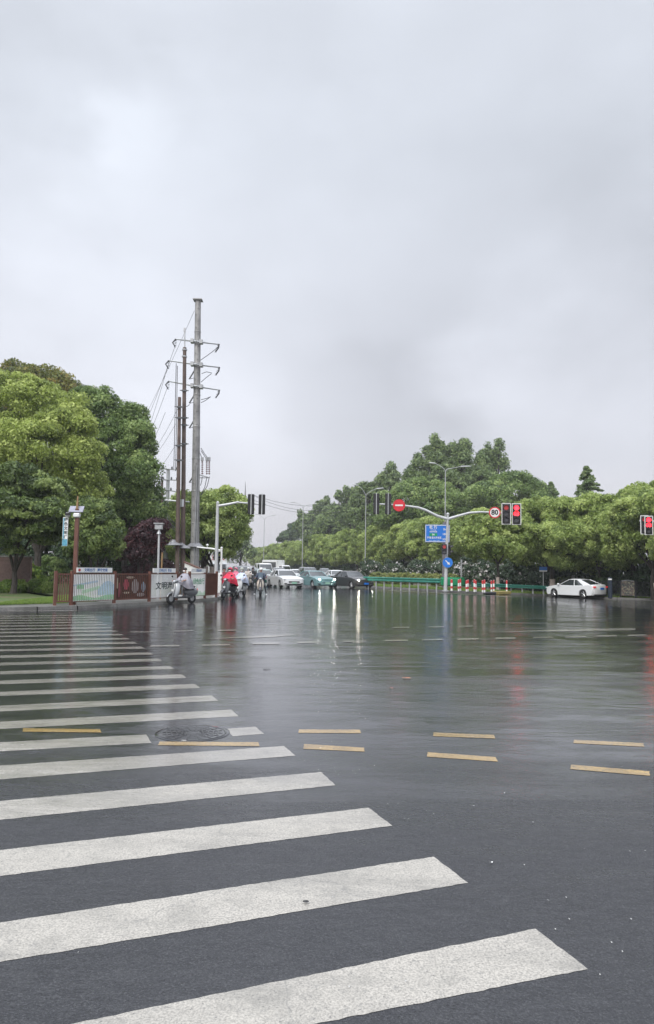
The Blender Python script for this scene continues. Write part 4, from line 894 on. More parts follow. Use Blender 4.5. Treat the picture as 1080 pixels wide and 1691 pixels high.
# ------------------------------------------------------------------ scooters and riders
def scooter(label, loc, rz, paint, apron, group='scooters waiting at the crossing', box=None, tilt=0, screen=None, red=False):
    t = thing('scooter', label, 'scooter', loc, rz, group); pm, am = paint, apron
    for nm, x, r in (('wheel', .62, .235), ('wheel', -.60, .225)):
        w = MB(); w.lathe([(r * .55, -.05), (r * .86, -.052), (r, -.03), (r, .03), (r * .86, .052), (r * .55, .05)], 20, axis='Y'); wo = w.build(nm, M['rubber'], t, 50, loc=(x, 0, r))
        m = MB(); m.lathe([(0, -.04), (r * .56, -.03), (r * .60, 0), (r * .56, .03), (0, .04)], 14, axis='Y'); m.build('rim', M['rim'], wo, 50)
    b = MB(); b.lathe([(.25, -.075), (.275, -.04), (.28, 0), (.275, .04), (.25, .075)], 14, c=(.62, 0, .235), axis='Y', a0=rad(20), a1=rad(165)); b.tube([(.62, .07, .24), (.50, .08, .62), (.42, .03, .88)], [.025, .03, .035], 6); b.tube([(.62, -.07, .24), (.50, -.08, .62), (.42, -.03, .88)], [.025, .03, .035], 6)
    b.build('front_fork', pm, t, 50)
    # leg shield: curved shell
    b = MB(); rows = [(.52, .30, .10), (.47, .42, .17), (.45, .60, .215), (.41, .78, .20), (.36, .93, .13), (.35, .99, .09)]; vs = []; m = 9
    for x, z, w in rows:
        for j in range(m):
            q = -1 + 2 * j / (m - 1); vs.append((x - .13 * q * q + .03, q * w, z))
    for x, z, w in rows:
        for j in range(m):
            q = -1 + 2 * j / (m - 1); vs.append((x - .13 * q * q - .03, q * w * .95, z))
    K = len(rows); fs = []
    for o in (0, K * m):
        for k in range(K - 1):
            for j in range(m - 1): f = [o + k * m + j, o + k * m + j + 1, o + (k + 1) * m + j + 1, o + (k + 1) * m + j]; fs.append(f if o == 0 else f[::-1])
    rim_ = [k * m for k in range(K)] + [(K - 1) * m + j for j in range(1, m)] + [k * m + m - 1 for k in range(K - 2, -1, -1)] + [j for j in range(m - 2, 0, -1)]
    for i in range(len(rim_)): a, c = rim_[i], rim_[(i + 1) % len(rim_)]; fs.append([a, c, K * m + c, K * m + a])
    b.add(vs, fs); b.build('leg_shield', am, t, 50)
    b = MB(); b.box((.03, 0, .29), (.74, .34, .09), bev=.04); b.build('floorboard', M['dark_grey'], t)
    b = MB(); b.ell((-.52, 0, .52), (.42, .19, .22), 14, 9); b.tube([(-.2, 0, .33), (-.6, 0, .30)], [.1, .07], 8); b.build('rear_body', pm, t, 60)
    b = MB(); b.ell((-.40, 0, .74), (.40, .155, .07), 14, 7); b.build('seat', M['black'], t, 60)
    b = MB(); b.tube([(.36, 0, .95), (.34, .16, 1.02), (.24, .34, 1.03)], [.03, .018, .018], 6); b.tube([(.36, 0, .95), (.34, -.16, 1.02), (.24, -.34, 1.03)], [.03, .018, .018], 6); b.ell((.37, 0, .99), (.10, .13, .075), 12, 7); b.build('handlebar', pm, t, 60)
    b = MB(); b.ell((.455, 0, .985), (.04, .075, .055), 12, 7); b.build('headlight', M['lens'], t, 60)
    for sy in (-1, 1):
        b = MB(); b.tube([(.30, sy * .22, 1.02), (.30, sy * .27, 1.17)], .008, 5); b.ell((.30, sy * .30, 1.20), (.02, .065, .045), 10, 6); b.build('mirror', M['black'], t, 60)
    b = MB(); b.box((-.88, 0, .62), (.04, .14, .06), bev=.015); b.build('tail_light', M['tail'], t)
    if box: b = MB(); b.box((-.78, 0, .90), (.34, .36, .28), bev=.05); b.build('top_box', box, t)
    if screen: b = MB(); b.prism([(-.14, .95), (.14, .95), (.13, 1.28), (.06, 1.36), (-.06, 1.36), (-.13, 1.28)], .012, lambda a, z, h: (.44 - (z - .95) * .3 + h - a * a * 2, a, z)); b.build('windscreen', screen, t, 40)
    if red: b = MB(); b.box((.53, -.001, .60), (.012, .12, .10)); b.build('front_badge', M['white_plastic'], t)
    return t
def skin_mesh(name, joints, edges, mat):
    me = bpy.data.meshes.new(name); me.from_pydata([j[0] for j in joints], edges, []); ob = bpy.data.objects.new(name, me); C.objects.link(ob)
    md = ob.modifiers.new('s', 'SKIN'); md.use_smooth_shade = True; me.update()
    for i, j in enumerate(joints):
        r = j[1]; me.skin_vertices[0].data[i].radius = (r, r) if isinstance(r, float) else r
    me.skin_vertices[0].data[0].use_root = True
    sb = ob.modifiers.new('d', 'SUBSURF'); sb.levels = 1; sb.render_levels = 1
    dg = bpy.context.evaluated_depsgraph_get(); m2 = bpy.data.meshes.new_from_object(ob.evaluated_get(dg)); bpy.data.objects.remove(ob); bpy.data.meshes.remove(me)
    m2.name = name; m2.materials.clear(); [m2.materials.append(x) for x in (mat if isinstance(mat, list) else [mat])]
    o = bpy.data.objects.new(name, m2); C.objects.link(o); return o
CLOTH = lambda n, c, r=.7: pmat(n, c, r, 0, .15, 5, bump=.3, bscale=14)
M['trousers'] = CLOTH('dark trousers', (.05, .055, .065)); M['grey_trousers'] = CLOTH('grey wet trousers', (.17, .18, .19))
def person(label, loc, rz, trousers, jacket, poncho=None, hood=None, helmet=None, mask=True, feet='up', lean=0.0, hair=True, sleeves=None):
    """seated rider: pelvis root, limbs, neck and head as one continuous skinned surface; joint list is (position, radius)"""
    J = [((-.30, 0, .84), .125)]; E = []
    def add(p, r, par): J.append((p, r)); E.append((par, len(J) - 1)); return len(J) - 1
    sp = add((-.27, 0, 1.00), .115, 0); ch = add((-.22 + lean, 0, 1.20), .125, sp); nk = add((-.18 + lean, 0, 1.36), .052, ch); hd = add((-.155 + lean, 0, 1.45), .072, nk); hd2 = add((-.145 + lean, 0, 1.53), .082, hd); add((-.15 + lean, 0, 1.59), .052, hd2)
    for s in (-1, 1):
        sh = add((-.21 + lean, s * .17, 1.30), .058, ch); el = add((-.04 + lean * .5, s * .27, 1.10), .042, sh); wr = add((.17, s * .32, 1.06), .028, el); pa = add((.235, s * .325, 1.06), .028, wr)
        for k, (dy, ln) in enumerate(((-.028, .9), (-.010, 1.0), (.009, .95), (.027, .75))):
            f1 = add((.275, s * (.325 + dy), 1.055), .0095, pa); f2 = add((.285, s * (.325 + dy), 1.025 + .005 * (1 - ln)), .0085, f1); add((.262, s * (.325 + dy), 1.005 + .01 * (1 - ln)), .008, f2)
        t1 = add((.23, s * .285, 1.045), .011, pa); add((.25, s * .275, 1.015), .009, t1)
        hp = add((-.27, s * .095, .82), .092, 0)
        if feet == 'up': kn = add((.12, s * .15, .80), .062, hp); an = add((.09, s * .13, .42), .040, kn); add((.20, s * .14, .365), .036, an)
        else: kn = add((.02, s * .24, .62), .062, hp); an = add((-.08, s * .34, .14), .040, kn); add((.04, s * .36, .05), .036, an)
    me = skin_mesh('person', J, E, [M['skin'], trousers, jacket])
    for p in me.data.polygons:
        c = p.center
        if c.z < .92 or (c.x > -.05 and c.z < .9): p.material_index = 1
        elif c.z < 1.37 and abs(c.y) < .30 and not (c.x > .19): p.material_index = 2
        p.use_smooth = True
    t = me; t.location = loc; t.rotation_euler = (0, 0, rz); t.scale = (.97,) * 3; tag(t, label, 'person', 'riders waiting on scooters')
    hx = -.145 + lean
    f = MB()                                                # face: nose, eyes, ears, mouth or mask
    f.ell((hx + .087, 0, 1.515), (.018, .012, .022), 8, 5)
    for s in (-1, 1): f.ell((hx - .0, s * .083, 1.515), (.02, .010, .028), 8, 5)
    f.build('ears_and_nose', M['skin'], t, 60)
    f = MB()
    for s in (-1, 1): f.ell((hx + .076, s * .030, 1.545), (.008, .012, .006), 8, 5)
    f.build('eyes', M['hair'], t, 60)
    f = MB()
    if mask: f.ell((hx + .028, 0, 1.487), (.073, .070, .045), 14, 8); f.build('mask', M['white_cloth'], t, 60)
    else: f.ell((hx + .080, 0, 1.475), (.008, .022, .006), 8, 5); f.build('mouth', M['ink_red'], t, 60)
    for s in (-1, 1):
        f = MB(); x0, y0, z0 = ((.20, s * .14, .365) if feet == 'up' else (.04, s * .36, .05)); f.ell((x0 + .01, y0, z0), (.14, .05, .048), 12, 7); f.build('shoe', M['white_plastic'] if helmet is not None and feet != 'up' else M['dark_grey'] if not poncho else M['white_board'], t, 60)
    if helmet is not None:
        f = MB(); f.ell((hx - .01, 0, 1.575), (.135, .118, .115), 18, 9, z0=-.35); f.lathe([(.118, 1.53), (.128, 1.535), (.125, 1.555)], 18, c=(hx - .01, 0, 0)); f.tube([(hx + .10, -.05, 1.57), (hx + .155, 0, 1.565), (hx + .10, .05, 1.57)], .01, 5); f.build('helmet', helmet, t, 60)
    elif hood is None or hair:
        f = MB(); f.ell((hx - .022, 0, 1.57), (.098, .096, .085), 16, 8, z0=-.45); f.build('hair', M['hair'], t, 60)
    if hood is not None:
        f = MB(); f.ell((hx - .03, 0, 1.55), (.125, .122, .135), 18, 10, M=Matrix.Rotation(rad(-62), 3, 'Y'), z0=-.42); f.lathe([(.09, 1.44), (.13, 1.40), (.17, 1.35)], 16, c=(hx - .03, 0, 0)); f.build('hood', hood, t, 60)
    if poncho is not None:
        f = MB(); n = 48; R_ = []
        prof = [(.085, .080, 1.385, 0, 0), (.135, .185, 1.34, .0, .02), (.19, .26, 1.25, .02, .04), (.27, .33, 1.14, .06, .08), (.36, .385, 1.04, .09, .10), (.39, .40, .93, .09, .12), (.40, .41, .82, .06, .14), (.41, .43, .70, .02, .16)]
        rg = random.Random(sum(map(ord, label))); ph = [rg.uniform(0, 6) for _ in range(5)]
        for k, (rx, ry, z, cx, am) in enumerate(prof):
            for j in range(n):
                q = 2 * math.pi * j / n; w = 1 + am * (.55 * math.cos(5 * q + ph[0]) + .35 * math.cos(9 * q + ph[1]) + .25 * math.cos(13 * q + ph[2]))
                fr = max(0, math.cos(q)); x = cx + hx + .05 - (.12 if k > 3 else .06) + rx * w * math.cos(q) * (1 + .12 * fr * (k > 2)); zz = z + (.16 * fr ** 2 if k > 5 else 0) + am * .25 * math.cos(3 * q + ph[3]) - (.10 * max(0, -math.cos(q)) if k > 5 else 0)
                R_.append((x, ry * w * math.sin(q), zz))
        m = len(prof); fs = [[k * n + j, k * n + (j + 1) % n, (k + 1) * n + (j + 1) % n, (k + 1) * n + j] for k in range(m - 1) for j in range(n)]
        f.add(R_, [g[::-1] for g in fs]); f.build('poncho', poncho, t, 60)
    elif sleeves is not None:
        f = MB(); f.lathe([(.08, 1.36), (.17, 1.32), (.215, 1.2), (.21, 1.05), (.25, .86), (.20, .80)], 20, c=(-.24 + lean * .6, 0, 0))
        f.v = [(x, y * 1.12, z) for x, y, z in f.v]
        for s in (-1, 1): f.tube([(-.21 + lean, s * .16, 1.29), (-.04 + lean * .5, s * .275, 1.10), (.16, s * .32, 1.06)], [.10, .09, .07], 10)
        f.build('jacket', sleeves, t, 60)
    return t
PC = lambda n, c: pmat(n, c, .45, 0, .12, 6, bump=.5, bscale=10)
def rider(sl, pl, px, py, rz, spaint, apron, sk={}, **pk):
    g = G(px, py); pz = pk.pop('pz', 0)
    scooter(sl, g, rz, spaint, apron, **sk); person(pl, g, rz, **pk)
SP = lambda n, c: pmat(n, c, .3, 0, .05, coat=.6)
sil, gry, wht, crm, red_, dk = SP('silver scooter enamel', (.42, .44, .46)), SP('grey scooter enamel', (.16, .17, .18)), SP('white scooter enamel', (.72, .73, .72)), SP('cream scooter enamel', (.62, .55, .47)), SP('red scooter enamel', (.5, .03, .05)), SP('dark scooter enamel', (.03, .03, .04))
rider('silver-white scooter under the rider in the grey poncho in front of the fence', 'person in a translucent grey rain poncho and white mask riding the silver-white scooter', 299.5, 996.8, math.atan2(-.80, -.62), gry, sil, dict(red=True),
      trousers=M['grey_trousers'], jacket=CLOTH('mauve jacket', (.20, .17, .20)), poncho=PC('grey rain poncho', (.30, .29, .33)), mask=True)
rider('dark scooter with grey leg shield under the rider in the red poncho', 'person in a bright red hooded rain poncho and white mask on the dark scooter', 377, 988, math.atan2(-.95, -.30), dk, gry, dict(red=True),
      trousers=M['trousers'], jacket=CLOTH('red jacket', (.4, .03, .05)), poncho=PC('red rain poncho', (.72, .025, .075)), hood=PC('red hood', (.62, .025, .07)), mask=True)
rider('white scooter with black tyre under the rider in the pale blue poncho', 'person in a pale blue poncho and grey helmet just right of the red poncho', 397, 985, math.atan2(-.95, -.22), wht, wht,
      trousers=M['trousers'], jacket=CLOTH('pink jacket', (.5, .2, .25)), poncho=PC('pale blue rain poncho', (.52, .58, .72)), helmet=SP('olive grey helmet', (.38, .40, .36)))
rider('cream scooter behind the pale blue poncho rider', 'person in a cream jacket and white helmet behind the pale blue poncho', 408.5, 970.5, math.atan2(-.98, -.15), crm, crm,
      trousers=M['trousers'], jacket=CLOTH('cream jacket', (.66, .60, .55)), sleeves=CLOTH('cream coat', (.68, .62, .57)), helmet=SP('white helmet', (.75, .75, .74)), mask=True)
rider('cream scooter with small windscreen under the navy rider, standing apart in the open road', 'person in a navy rain jacket and white helmet with both feet on the road', 430, 983, math.atan2(-.97, .05), dk, crm, dict(screen=pmat('tinted screen', (.10, .14, .18), .1, 0, 0)),
      trousers=M['trousers'], jacket=CLOTH('navy jacket', (.02, .03, .055)), sleeves=PC('navy rain jacket', (.022, .035, .07)), helmet=SP('white round helmet', (.76, .76, .75)), feet='down', mask=False)
rider('dark red scooter half hidden behind the red poncho rider', 'person with black hair in a maroon jacket peering out behind the red poncho', 368, 981, math.atan2(-.95, -.2), red_, red_,
      trousers=M['trousers'], jacket=CLOTH('maroon jacket', (.16, .03, .04)), sleeves=CLOTH('maroon coat', (.20, .035, .05)), mask=False)
rider('black scooter half hidden between the cream scooter and the navy rider', 'person in a black raincoat between the cream scooter and the navy rider', 417, 968.5, math.atan2(-.98, .05), dk, dk,
      trousers=M['trousers'], jacket=CLOTH('black coat', (.02, .02, .022)), sleeves=CLOTH('black raincoat', (.03, .03, .035)), helmet=SP('black helmet', (.03, .03, .03)), mask=False)
rider('pink-panelled scooter wedged behind the red and pale blue ponchos', 'person in a rose pink rain poncho between the red and pale blue ponchos', 387, 981, math.atan2(-.96, -.2), red_, wht,
      trousers=M['trousers'], jacket=CLOTH('rose jacket', (.4, .1, .15)), poncho=PC('rose rain poncho', (.62, .16, .24)), hood=PC('rose hood', (.62, .16, .24)))

# ------------------------------------------------------------------ poles, signals and signs
M['skirt'] = pmat('weathered sheet metal', (.24, .24, .25), .45, .3, .2); M['rail_black'] = pmat('black railing paint', (.022, .024, .026), .45, 0, .1); M['board_grey'] = pmat('pale grey board', (.33, .34, .32), .6, 0, .2)
M['bin_blue'] = pmat('dark blue enamel', (.012, .022, .04), .4, 0, .1); M['ink_banner'] = pmat('teal banner print', (.10, .34, .46), .5, 0, .3, 9)
def poster_mat():
    t = NT('colourful poster'); p = t.n('BsdfPrincipled', _Roughness=.5); t.l(p.outputs[0], t.out.inputs[0]); tc = t.n('TexCoord'); a = t.noise(tc.outputs['Object'], 5, 4, .7, 1.2); b = t.noise(tc.outputs['Object'], 9, 3, .6, .6)
    t.l(t.mix(t.mr(b, .52, .58), t.mix(t.mr(a, .45, .58), (.05, .07, .07), (.20, .13, .10)), (.30, .28, .20)), p.inputs['Base Color']); return t.m
M['poster'] = poster_mat()
def zat(px, py, d): return P(px, py, d).z
def face_rot(loc): return math.atan2(loc.y, loc.x) - math.pi / 2      # local -Y looks back to the origin
def signal(label, px, py, d, on='red', back=False, h=1.25, w=.46, board=True, rz=None, lens=('red_on', 'digits'), group=None):
    c = P(px, py, d); t = thing('traffic_light', label, 'traffic light', c, face_rot(c) if rz is None else rz, group)
    if back: t.rotation_euler.z += math.pi
    b = MB(); b.box((0, 0, 0), (w * .80, .14, h * .93), bev=.03); b.build('housing', M['black'], t)
    if board: b = MB(); b.box((0, .09, 0), (w * 1.12, .02, h * 1.03)); fr = [(w * 1.12, .035, 0, h * .515), (w * 1.12, .035, 0, -h * .515)]; b.mi = 1; [b.box((0, .075, z), (w * 1.18, .03, .05)) for z in (h * .515, -h * .515)]; [b.box((x, .075, 0), (.05, .03, h * 1.08)) for x in (w * .56, -w * .56)]; b.build('backboard', [M['black'], M['white_board']] , t, 0)
    s = h * .30
    for k in range(3):
        z = s * (1 - k); m = M['lens_dark']
        L_ = MB(); L_.lathe([(0, -.085), (.115 * h / 1.05, -.080), (.125 * h / 1.05, -.07)], 20, axis='Y', c=(0, 0, z))
        if on == 'red' and k == 0: m = M['red_on']
        if on == 'arrow' and k == 0: m = M['red_dim']
        L_.build('lamp', m, t, 50)
        v = MB(); v.lathe([(.135 * h / 1.05, -.07), (.135 * h / 1.05, -.26)], 18, axis='Y', c=(0, 0, z), a0=rad(5), a1=rad(175)); v.lathe([(.130 * h / 1.05, -.26), (.130 * h / 1.05, -.07)], 18, axis='Y', c=(0, 0, z), a0=rad(5), a1=rad(175)); v.build('visor', M['black'], t, 60)
    if on == 'red' and not back:
        tx = MB(); tx.text('03', .27 * h, (0, -.095, 0), bold=.012); tx.build('countdown', M['red_on'], t, 0)
    if back:
        b = MB(); b.box((0, .12, 0), (.045, .05, h * .98)); b.build('bracket', M['pole_grey'], t)
    return t
def disc_sign(b, c, r, th, n=32): b.lathe([(0, -th / 2), (r, -th / 2), (r, th / 2), (0, th / 2)], n, axis='Y', c=c)

def street_lamp(label, pb, pt, d, tips, r=.085, group='twin-arm street lamps along the median'):
    base = GX(pb, d, .1); h = zat(pt[0], pt[1], d) - base.z; t = thing('street_lamp', label, 'street lamp', base, 0, group)
    b = MB(); b.tube([(0, 0, -.1), (0, 0, .9), (0, 0, .92), (0, 0, h)], [r * 1.25, r * 1.15, r * .95, r * .55], 10); b.build('pole', M['steel'], t)
    for px, py in tips:
        e = P(px, py, d) - base; a = MB(); top = Vector((0, 0, h - .05)); m1 = Vector((e.x * .25, e.y * .25, h + (e.z - h) * .55)); m2 = Vector((e.x * .60, e.y * .60, h + (e.z - h) * .92))
        a.tube([top, top + Vector((e.x * .06, 0, .25)), m1, m2], [.04, .04, .035, .03], 7); ao = a.build('arm', M['steel'], t, 60)
        l = MB(); dv = (e - m2).normalized(); c = m2.lerp(e, .5); l.tube([m2 - dv * .05, m2 + dv * .1, e - dv * .15, e], [.03, .08, .07, .02], 8); l.v = [(x, y, z) for x, y, z in l.v]; l.build('lamp_head', M['pole_grey'], ao, 60)
street_lamp('tallest twin-arm street lamp rising behind the blue direction sign', 735, (741.5, 778), 78, [(708, 764), (778, 770)])
street_lamp('twin-arm street lamp just left of the black signals over the dark saloon', 603, (607.5, 818), 98, [(582, 800), (634, 806)])
street_lamp('twin-arm street lamp above the white saloon in the queue', 499, (501.5, 838), 122, [(479, 829), (524, 832)])
street_lamp('most distant twin-arm street lamp with curved arms above the minibus', 435, (436, 858), 147, [(420, 849), (455, 851)])

def main_pole():
    d = 60.0; base = G(735.5, 976, .13); d = base.y; t = thing('signal_pole', 'light grey signal pole with two long curved arms on the median nose', 'signal pole', base); L = lambda px, py, dy=0: P(px, py, d + dy) - base
    b = MB(); top = L(739.5, 851); b.tube([(0, 0, -.1), (top.x * .3, 0, 1.6), (top.x, 0, top.z)], [.14, .12, .09], 14); b.ell((top.x, 0, top.z + .08), (.12, .12, .12), 10, 6); b.lathe([(.24, 0), (.24, .05), (.17, .06)], 12); b.build('pole', M['pole_grey'], t, 50)
    for nm, pts in (('arm', [(739, 857), (722, 852), (702, 842), (690, 838), (672, 835.5), (640, 833), (616, 832)]), ('arm', [(740, 857), (757, 852), (775, 847), (795, 845.5), (825, 847), (856, 848.5)])):
        a = MB(); n = len(pts); a.tube([L(*p) for p in pts], [.11 - .055 * i / (n - 1) for i in range(n)], 10); a.build(nm, M['pole_grey'], t, 60)
    signal('outer black signal seen from behind at the tip of the left curved arm', 621.5, 832, d - .1, on=None, back=True, h=1.62, w=.55, board=False)
    signal('black signal seen from behind directly beside the no entry sign', 641, 832, d - .1, on=None, back=True, h=1.62, w=.55, board=False)
    signal('signal with a dim red arrow next to the round 80 sign', 836, 848.3, d - .35, on='arrow', h=1.45, w=.54)
    signal('signal with a bright red lamp and countdown right of the dim arrow signal', 853, 848.8, d - .35, on='red', h=1.45, w=.54)
    c = P(659, 834.5, d - .25); s = thing('no_entry_sign', 'round red no entry sign with a white bar hung on the left signal arm', 'road sign', c, face_rot(c)); r = 10 * d / F
    b = MB(); disc_sign(b, (0, 0, 0), r, .03); b.build('sign_face', M['red_sign'], s, 40); b = MB(); b.box((0, -.02, 0), (r * 1.28, .012, r * .26)); b.build('white_bar', M['white_board'], s); b = MB(); b.box((0, .06, 0), (.08, .1, .5)); b.build('bracket', M['steel'], s)
    c = P(817, 846.5, d - .25); s = thing('speed_limit_sign', 'round white speed limit sign with a red rim reading 80', 'road sign', c, face_rot(c)); r = 9.4 * d / F
    b = MB(); disc_sign(b, (0, 0, 0), r, .03); b.build('sign_rim', M['red_sign'], s, 40); b = MB(); disc_sign(b, (0, -.018, 0), r * .80, .012); b.build('sign_face', M['white_board'], s, 40)
    b = MB(); b.text('80', r * 1.25, (0, -.03, 0), bold=.018, sx=.95); b.build('number', M['number_black'], s, 0); b = MB(); b.box((0, .06, 0), (.08, .1, .4)); b.build('bracket', M['steel'], s)
    c = P(739.3, 929, d - .25); s = thing('keep_right_sign', 'round blue sign with a white arrow pointing down to the right', 'road sign', c, face_rot(c)); r = 8.2 * d / F
    b = MB(); disc_sign(b, (0, 0, 0), r, .03); b.build('sign_face', M['blue_sign'], s, 40)
    b = MB(); q = Matrix.Rotation(rad(45), 3, 'Y'); ar = [(-.62, .09), (.12, .09), (.12, .30), (.62, 0), (.12, -.30), (.12, -.09), (-.62, -.09)]
    b.add([tuple(q @ Vector((x * r, -.022, z * r))) for x, z in ar], [[0, 1, 5, 6], [2, 3, 4]][0:2]); b.build('arrow', M['white_board'], s, 0)
    # pedestrian signals on the pole
    for i, (px, py) in enumerate([(733.5, 907), (742.5, 908)]):
        c = P(px, py, d - .3 + i * .5); s = thing('pedestrian_signal', ['pedestrian signal with a faint red figure left of the signal pole below the direction sign', 'dark side-on pedestrian signal right of the signal pole below the direction sign'][i], 'pedestrian signal', c, face_rot(c) + (0.15 if i == 0 else 1.3))
        b = MB(); b.box((0, 0, 0), (.36, .16, .74), bev=.03); b.build('housing', M['black'], s)
        for k in (0, 1):
            b = MB(); b.lathe([(0, -.09), (.13, -.085)], 16, axis='Y', c=(0, 0, .18 - .36 * k)); b.build('lamp', M['red_dim'] if (k == 0 and i == 0) else M['lens_dark'], s)
            b = MB(); b.lathe([(.15, -.08), (.15, -.25)], 14, axis='Y', c=(0, 0, .18 - .36 * k), a0=0, a1=math.pi); b.build('visor', M['black'], s)
        b = MB(); b.box((0, .12, .1), (.06, .12, .06)); b.build('bracket', M['dark_grey'], s)
    # direction sign
    d2 = d + 5; A = P(702.5, 866, d2); B = P(742.5, 867, d2); D = P(702, 895, d2); w, h = (B - A).length, (A - D).length; c = (P(701.8, 895, d2) + B) / 2
    s = thing('direction_sign', 'large blue direction sign with white Chinese place names and distances', 'road sign', c, face_rot(c) + .10)
    b = MB(); b.box((0, 0, 0), (w, .05, h)); b.build('sign_face', M['blue_sign'], s, 0)
    b = MB(); e = .045
    for z in (h / 2 - e, -h / 2 + e): b.box((0, -.03, z), (w - e, .012, e))
    for x in (w / 2 - e, -w / 2 + e): b.box((x, -.03, 0), (e, .012, h - e))
    b.build('border', M['white_board'], s, 0)
    b = MB(); y = -.035
    b.text('杜 行', .27, (-.32, y, h * .34), bold=.006); b.text('Duhang', .14, (-.32, y, h * .20)); b.text('莘奉金高速', .12, (-.32, y, h * .09), bold=.002); b.text('海湾 星火开发区', .185, (-.24, y, -h * .25), bold=.004, sx=.85); b.text('Haiwan   Xinghuo Kaifaqu', .10, (-.24, y, -h * .40), sx=.8)
    b.text('2km', .21, (w * .33, y, h * .24), bold=.004); b.text('18km', .21, (w * .33, y, -h * .04), bold=.004); b.text('32km', .21, (w * .33, y, -h * .33), bold=.004); b.build('lettering', M['white_board'], s, 0)
    b = MB(); b.box((-.32, y, -h * .07), (.62, .01, .22)); b.build('route_panel', M['green_sign'], s, 0); b = MB(); b.text('S4', .19, (-.32, y - .012, -h * .07), bold=.006); b.build('route_number', M['white_board'], s, 0)
    ps = thing('sign_post', 'darker grey post carrying the blue direction sign behind the signal pole', 'post', GX(732.5, d2 + .15, .1)); z = zat(733, 862, d2) - ps.location.z
    b = MB(); b.tube([(0, 0, -.1), (.07, 0, z)], [.15, .13], 12); b.build('pole', M['dark_post'], ps); b = MB(); b.box((.0, -.1, z - 1.4), (.9, .05, .10)); b.box((0, -.1, z - .4), (.9, .05, .1)); b.build('bracket', M['steel'], ps)
M['dark_post'] = pmat('weathered grey post', (.17, .16, .17), .5, .1, .2)
main_pole()
# short pole right of the keep-right sign
b0 = GX(762, 64, .1); t = thing('post', 'thin grey camera post right of the blue keep-right sign', 'post', b0); z = zat(763, 924, 64) - b0.z
b = MB(); b.tube([(0, 0, -.1), (0, 0, z)], .07, 8); b.build('pole', M['steel'], t); b = MB(); b.tube([(0, 0, z * .75), (-.3, -.05, z * .78)], .025, 5); b.box((-.34, -.08, z * .80), (.1, .24, .1)); b.build('camera', M['white_plastic'], t)

# left signal mast with arm
def left_mast():
    base = G(356, 986, .12); d = base.y; L = lambda px, py, dy=0: P(px, py, d + dy) - base; t = thing('signal_pole', 'grey signal mast with a straight arm beside the end of the brown fence', 'signal pole', base)
    top = L(359.5, 832); b = MB(); b.tube([(0, 0, -.1), (top.x, 0, top.z)], [.10, .075], 12); b.lathe([(.2, 0), (.2, .04), (.12, .05)], 12); b.ell((top.x, 0, top.z + .04), (.08, .08, .1), 8, 6); b.build('pole', M['pole_grey'], t)
    a = MB(); a.tube([L(360, 835.5), L(375, 833), L(394, 829)], [.07, .06, .05], 8); a.tube([L(392, 829.6), L(439, 833.5)], [.045, .035], 8); a.build('arm', M['pole_grey'], t)
    signal('left one of two black signals seen from behind on the straight mast arm', 414.5, 832.5, d - .08, on=None, back=True, h=1.10, w=.42, board=False, rz=None)
    signal('right one of the two black signals seen from behind on the straight mast arm', 432.5, 833, d - .08, on=None, back=True, h=1.10, w=.42, board=False)
    # white crossing barrier post
    base = G(364, 984, .12); d = base.y; L = lambda px, py, dy=0: P(px, py, d + dy) - base
    t = thing('crossing_post', 'white crossing post with a thin arm and camera reaching left over the fence', 'post', base)
    b = MB(); z = L(364, 906).z; b.tube([(0, 0, -.05), (0, 0, z)], .055, 10); b.ell((0, 0, z + .04), (.07, .07, .06), 8, 5); b.build('pole', M['white_plastic'], t)
    b = MB(); b.tube([L(364, 909), L(350, 906), L(325, 903.5)], [.05, .045, .03], 8); b.tube([L(364, 912), L(354, 907)], .025, 6); b.build('arm', M['white_plastic'], t)
    b = MB(); q = L(342.5, 900); b.tube([q - Vector((0, 0, .12)), q], .02, 5); b.ell(tuple(q), (.07, .07, .06), 10, 6); b.build('camera', M['white_plastic'], t)
    b = MB(); b.box((-.10, .02, .68), (.32, .26, 1.05), bev=.02); b.build('control_box', M['white_plastic'], t)
    c = L(356.5, 918, .0); s = thing('pedestrian_signal', 'small black side-on signal on the grey mast just below the white arm', 'pedestrian signal', base + c, face_rot(base) + .9)
    b = MB(); b.box((0, 0, 0), (.24, .16, .46), bev=.03); b.build('housing', M['black'], s)
    for k in (0, 1): b = MB(); b.lathe([(.10, -.08), (.105, -.25)], 14, axis='Y', c=(0, 0, .12 - .24 * k), a0=0, a1=math.pi); b.build('visor', M['black'], s)
left_mast()
# right edge signals with their mast just outside the frame
d = 47.0; base = GX(1145, d, 0); base.z = gz(base.x, base.y) + .1; t = thing('signal_pole', 'signal mast beyond the right edge whose arm carries the two red signals', 'signal pole', base); z = zat(1145, 862, d) - base.z
b = MB(); b.tube([(0, 0, -.1), (0, 0, z + .3)], [.16, .12], 12); b.build('pole', M['pole_grey'], t); b = MB(); b.tube([(0, 0, z), P(1100, 862, d) - base, P(1056, 860, d) - base], [.10, .08, .05], 8); b.build('arm', M['pole_grey'], t)
signal('signal with a pale red arrow partly overlapped at the right edge of the frame', 1064.5, 866.5, d - .25, on='arrow', h=1.12, w=.40)
signal('signal with bright red lamp and countdown at the very right edge of the frame', 1071.5, 867.5, d - .7, on='red', h=1.12, w=.40)

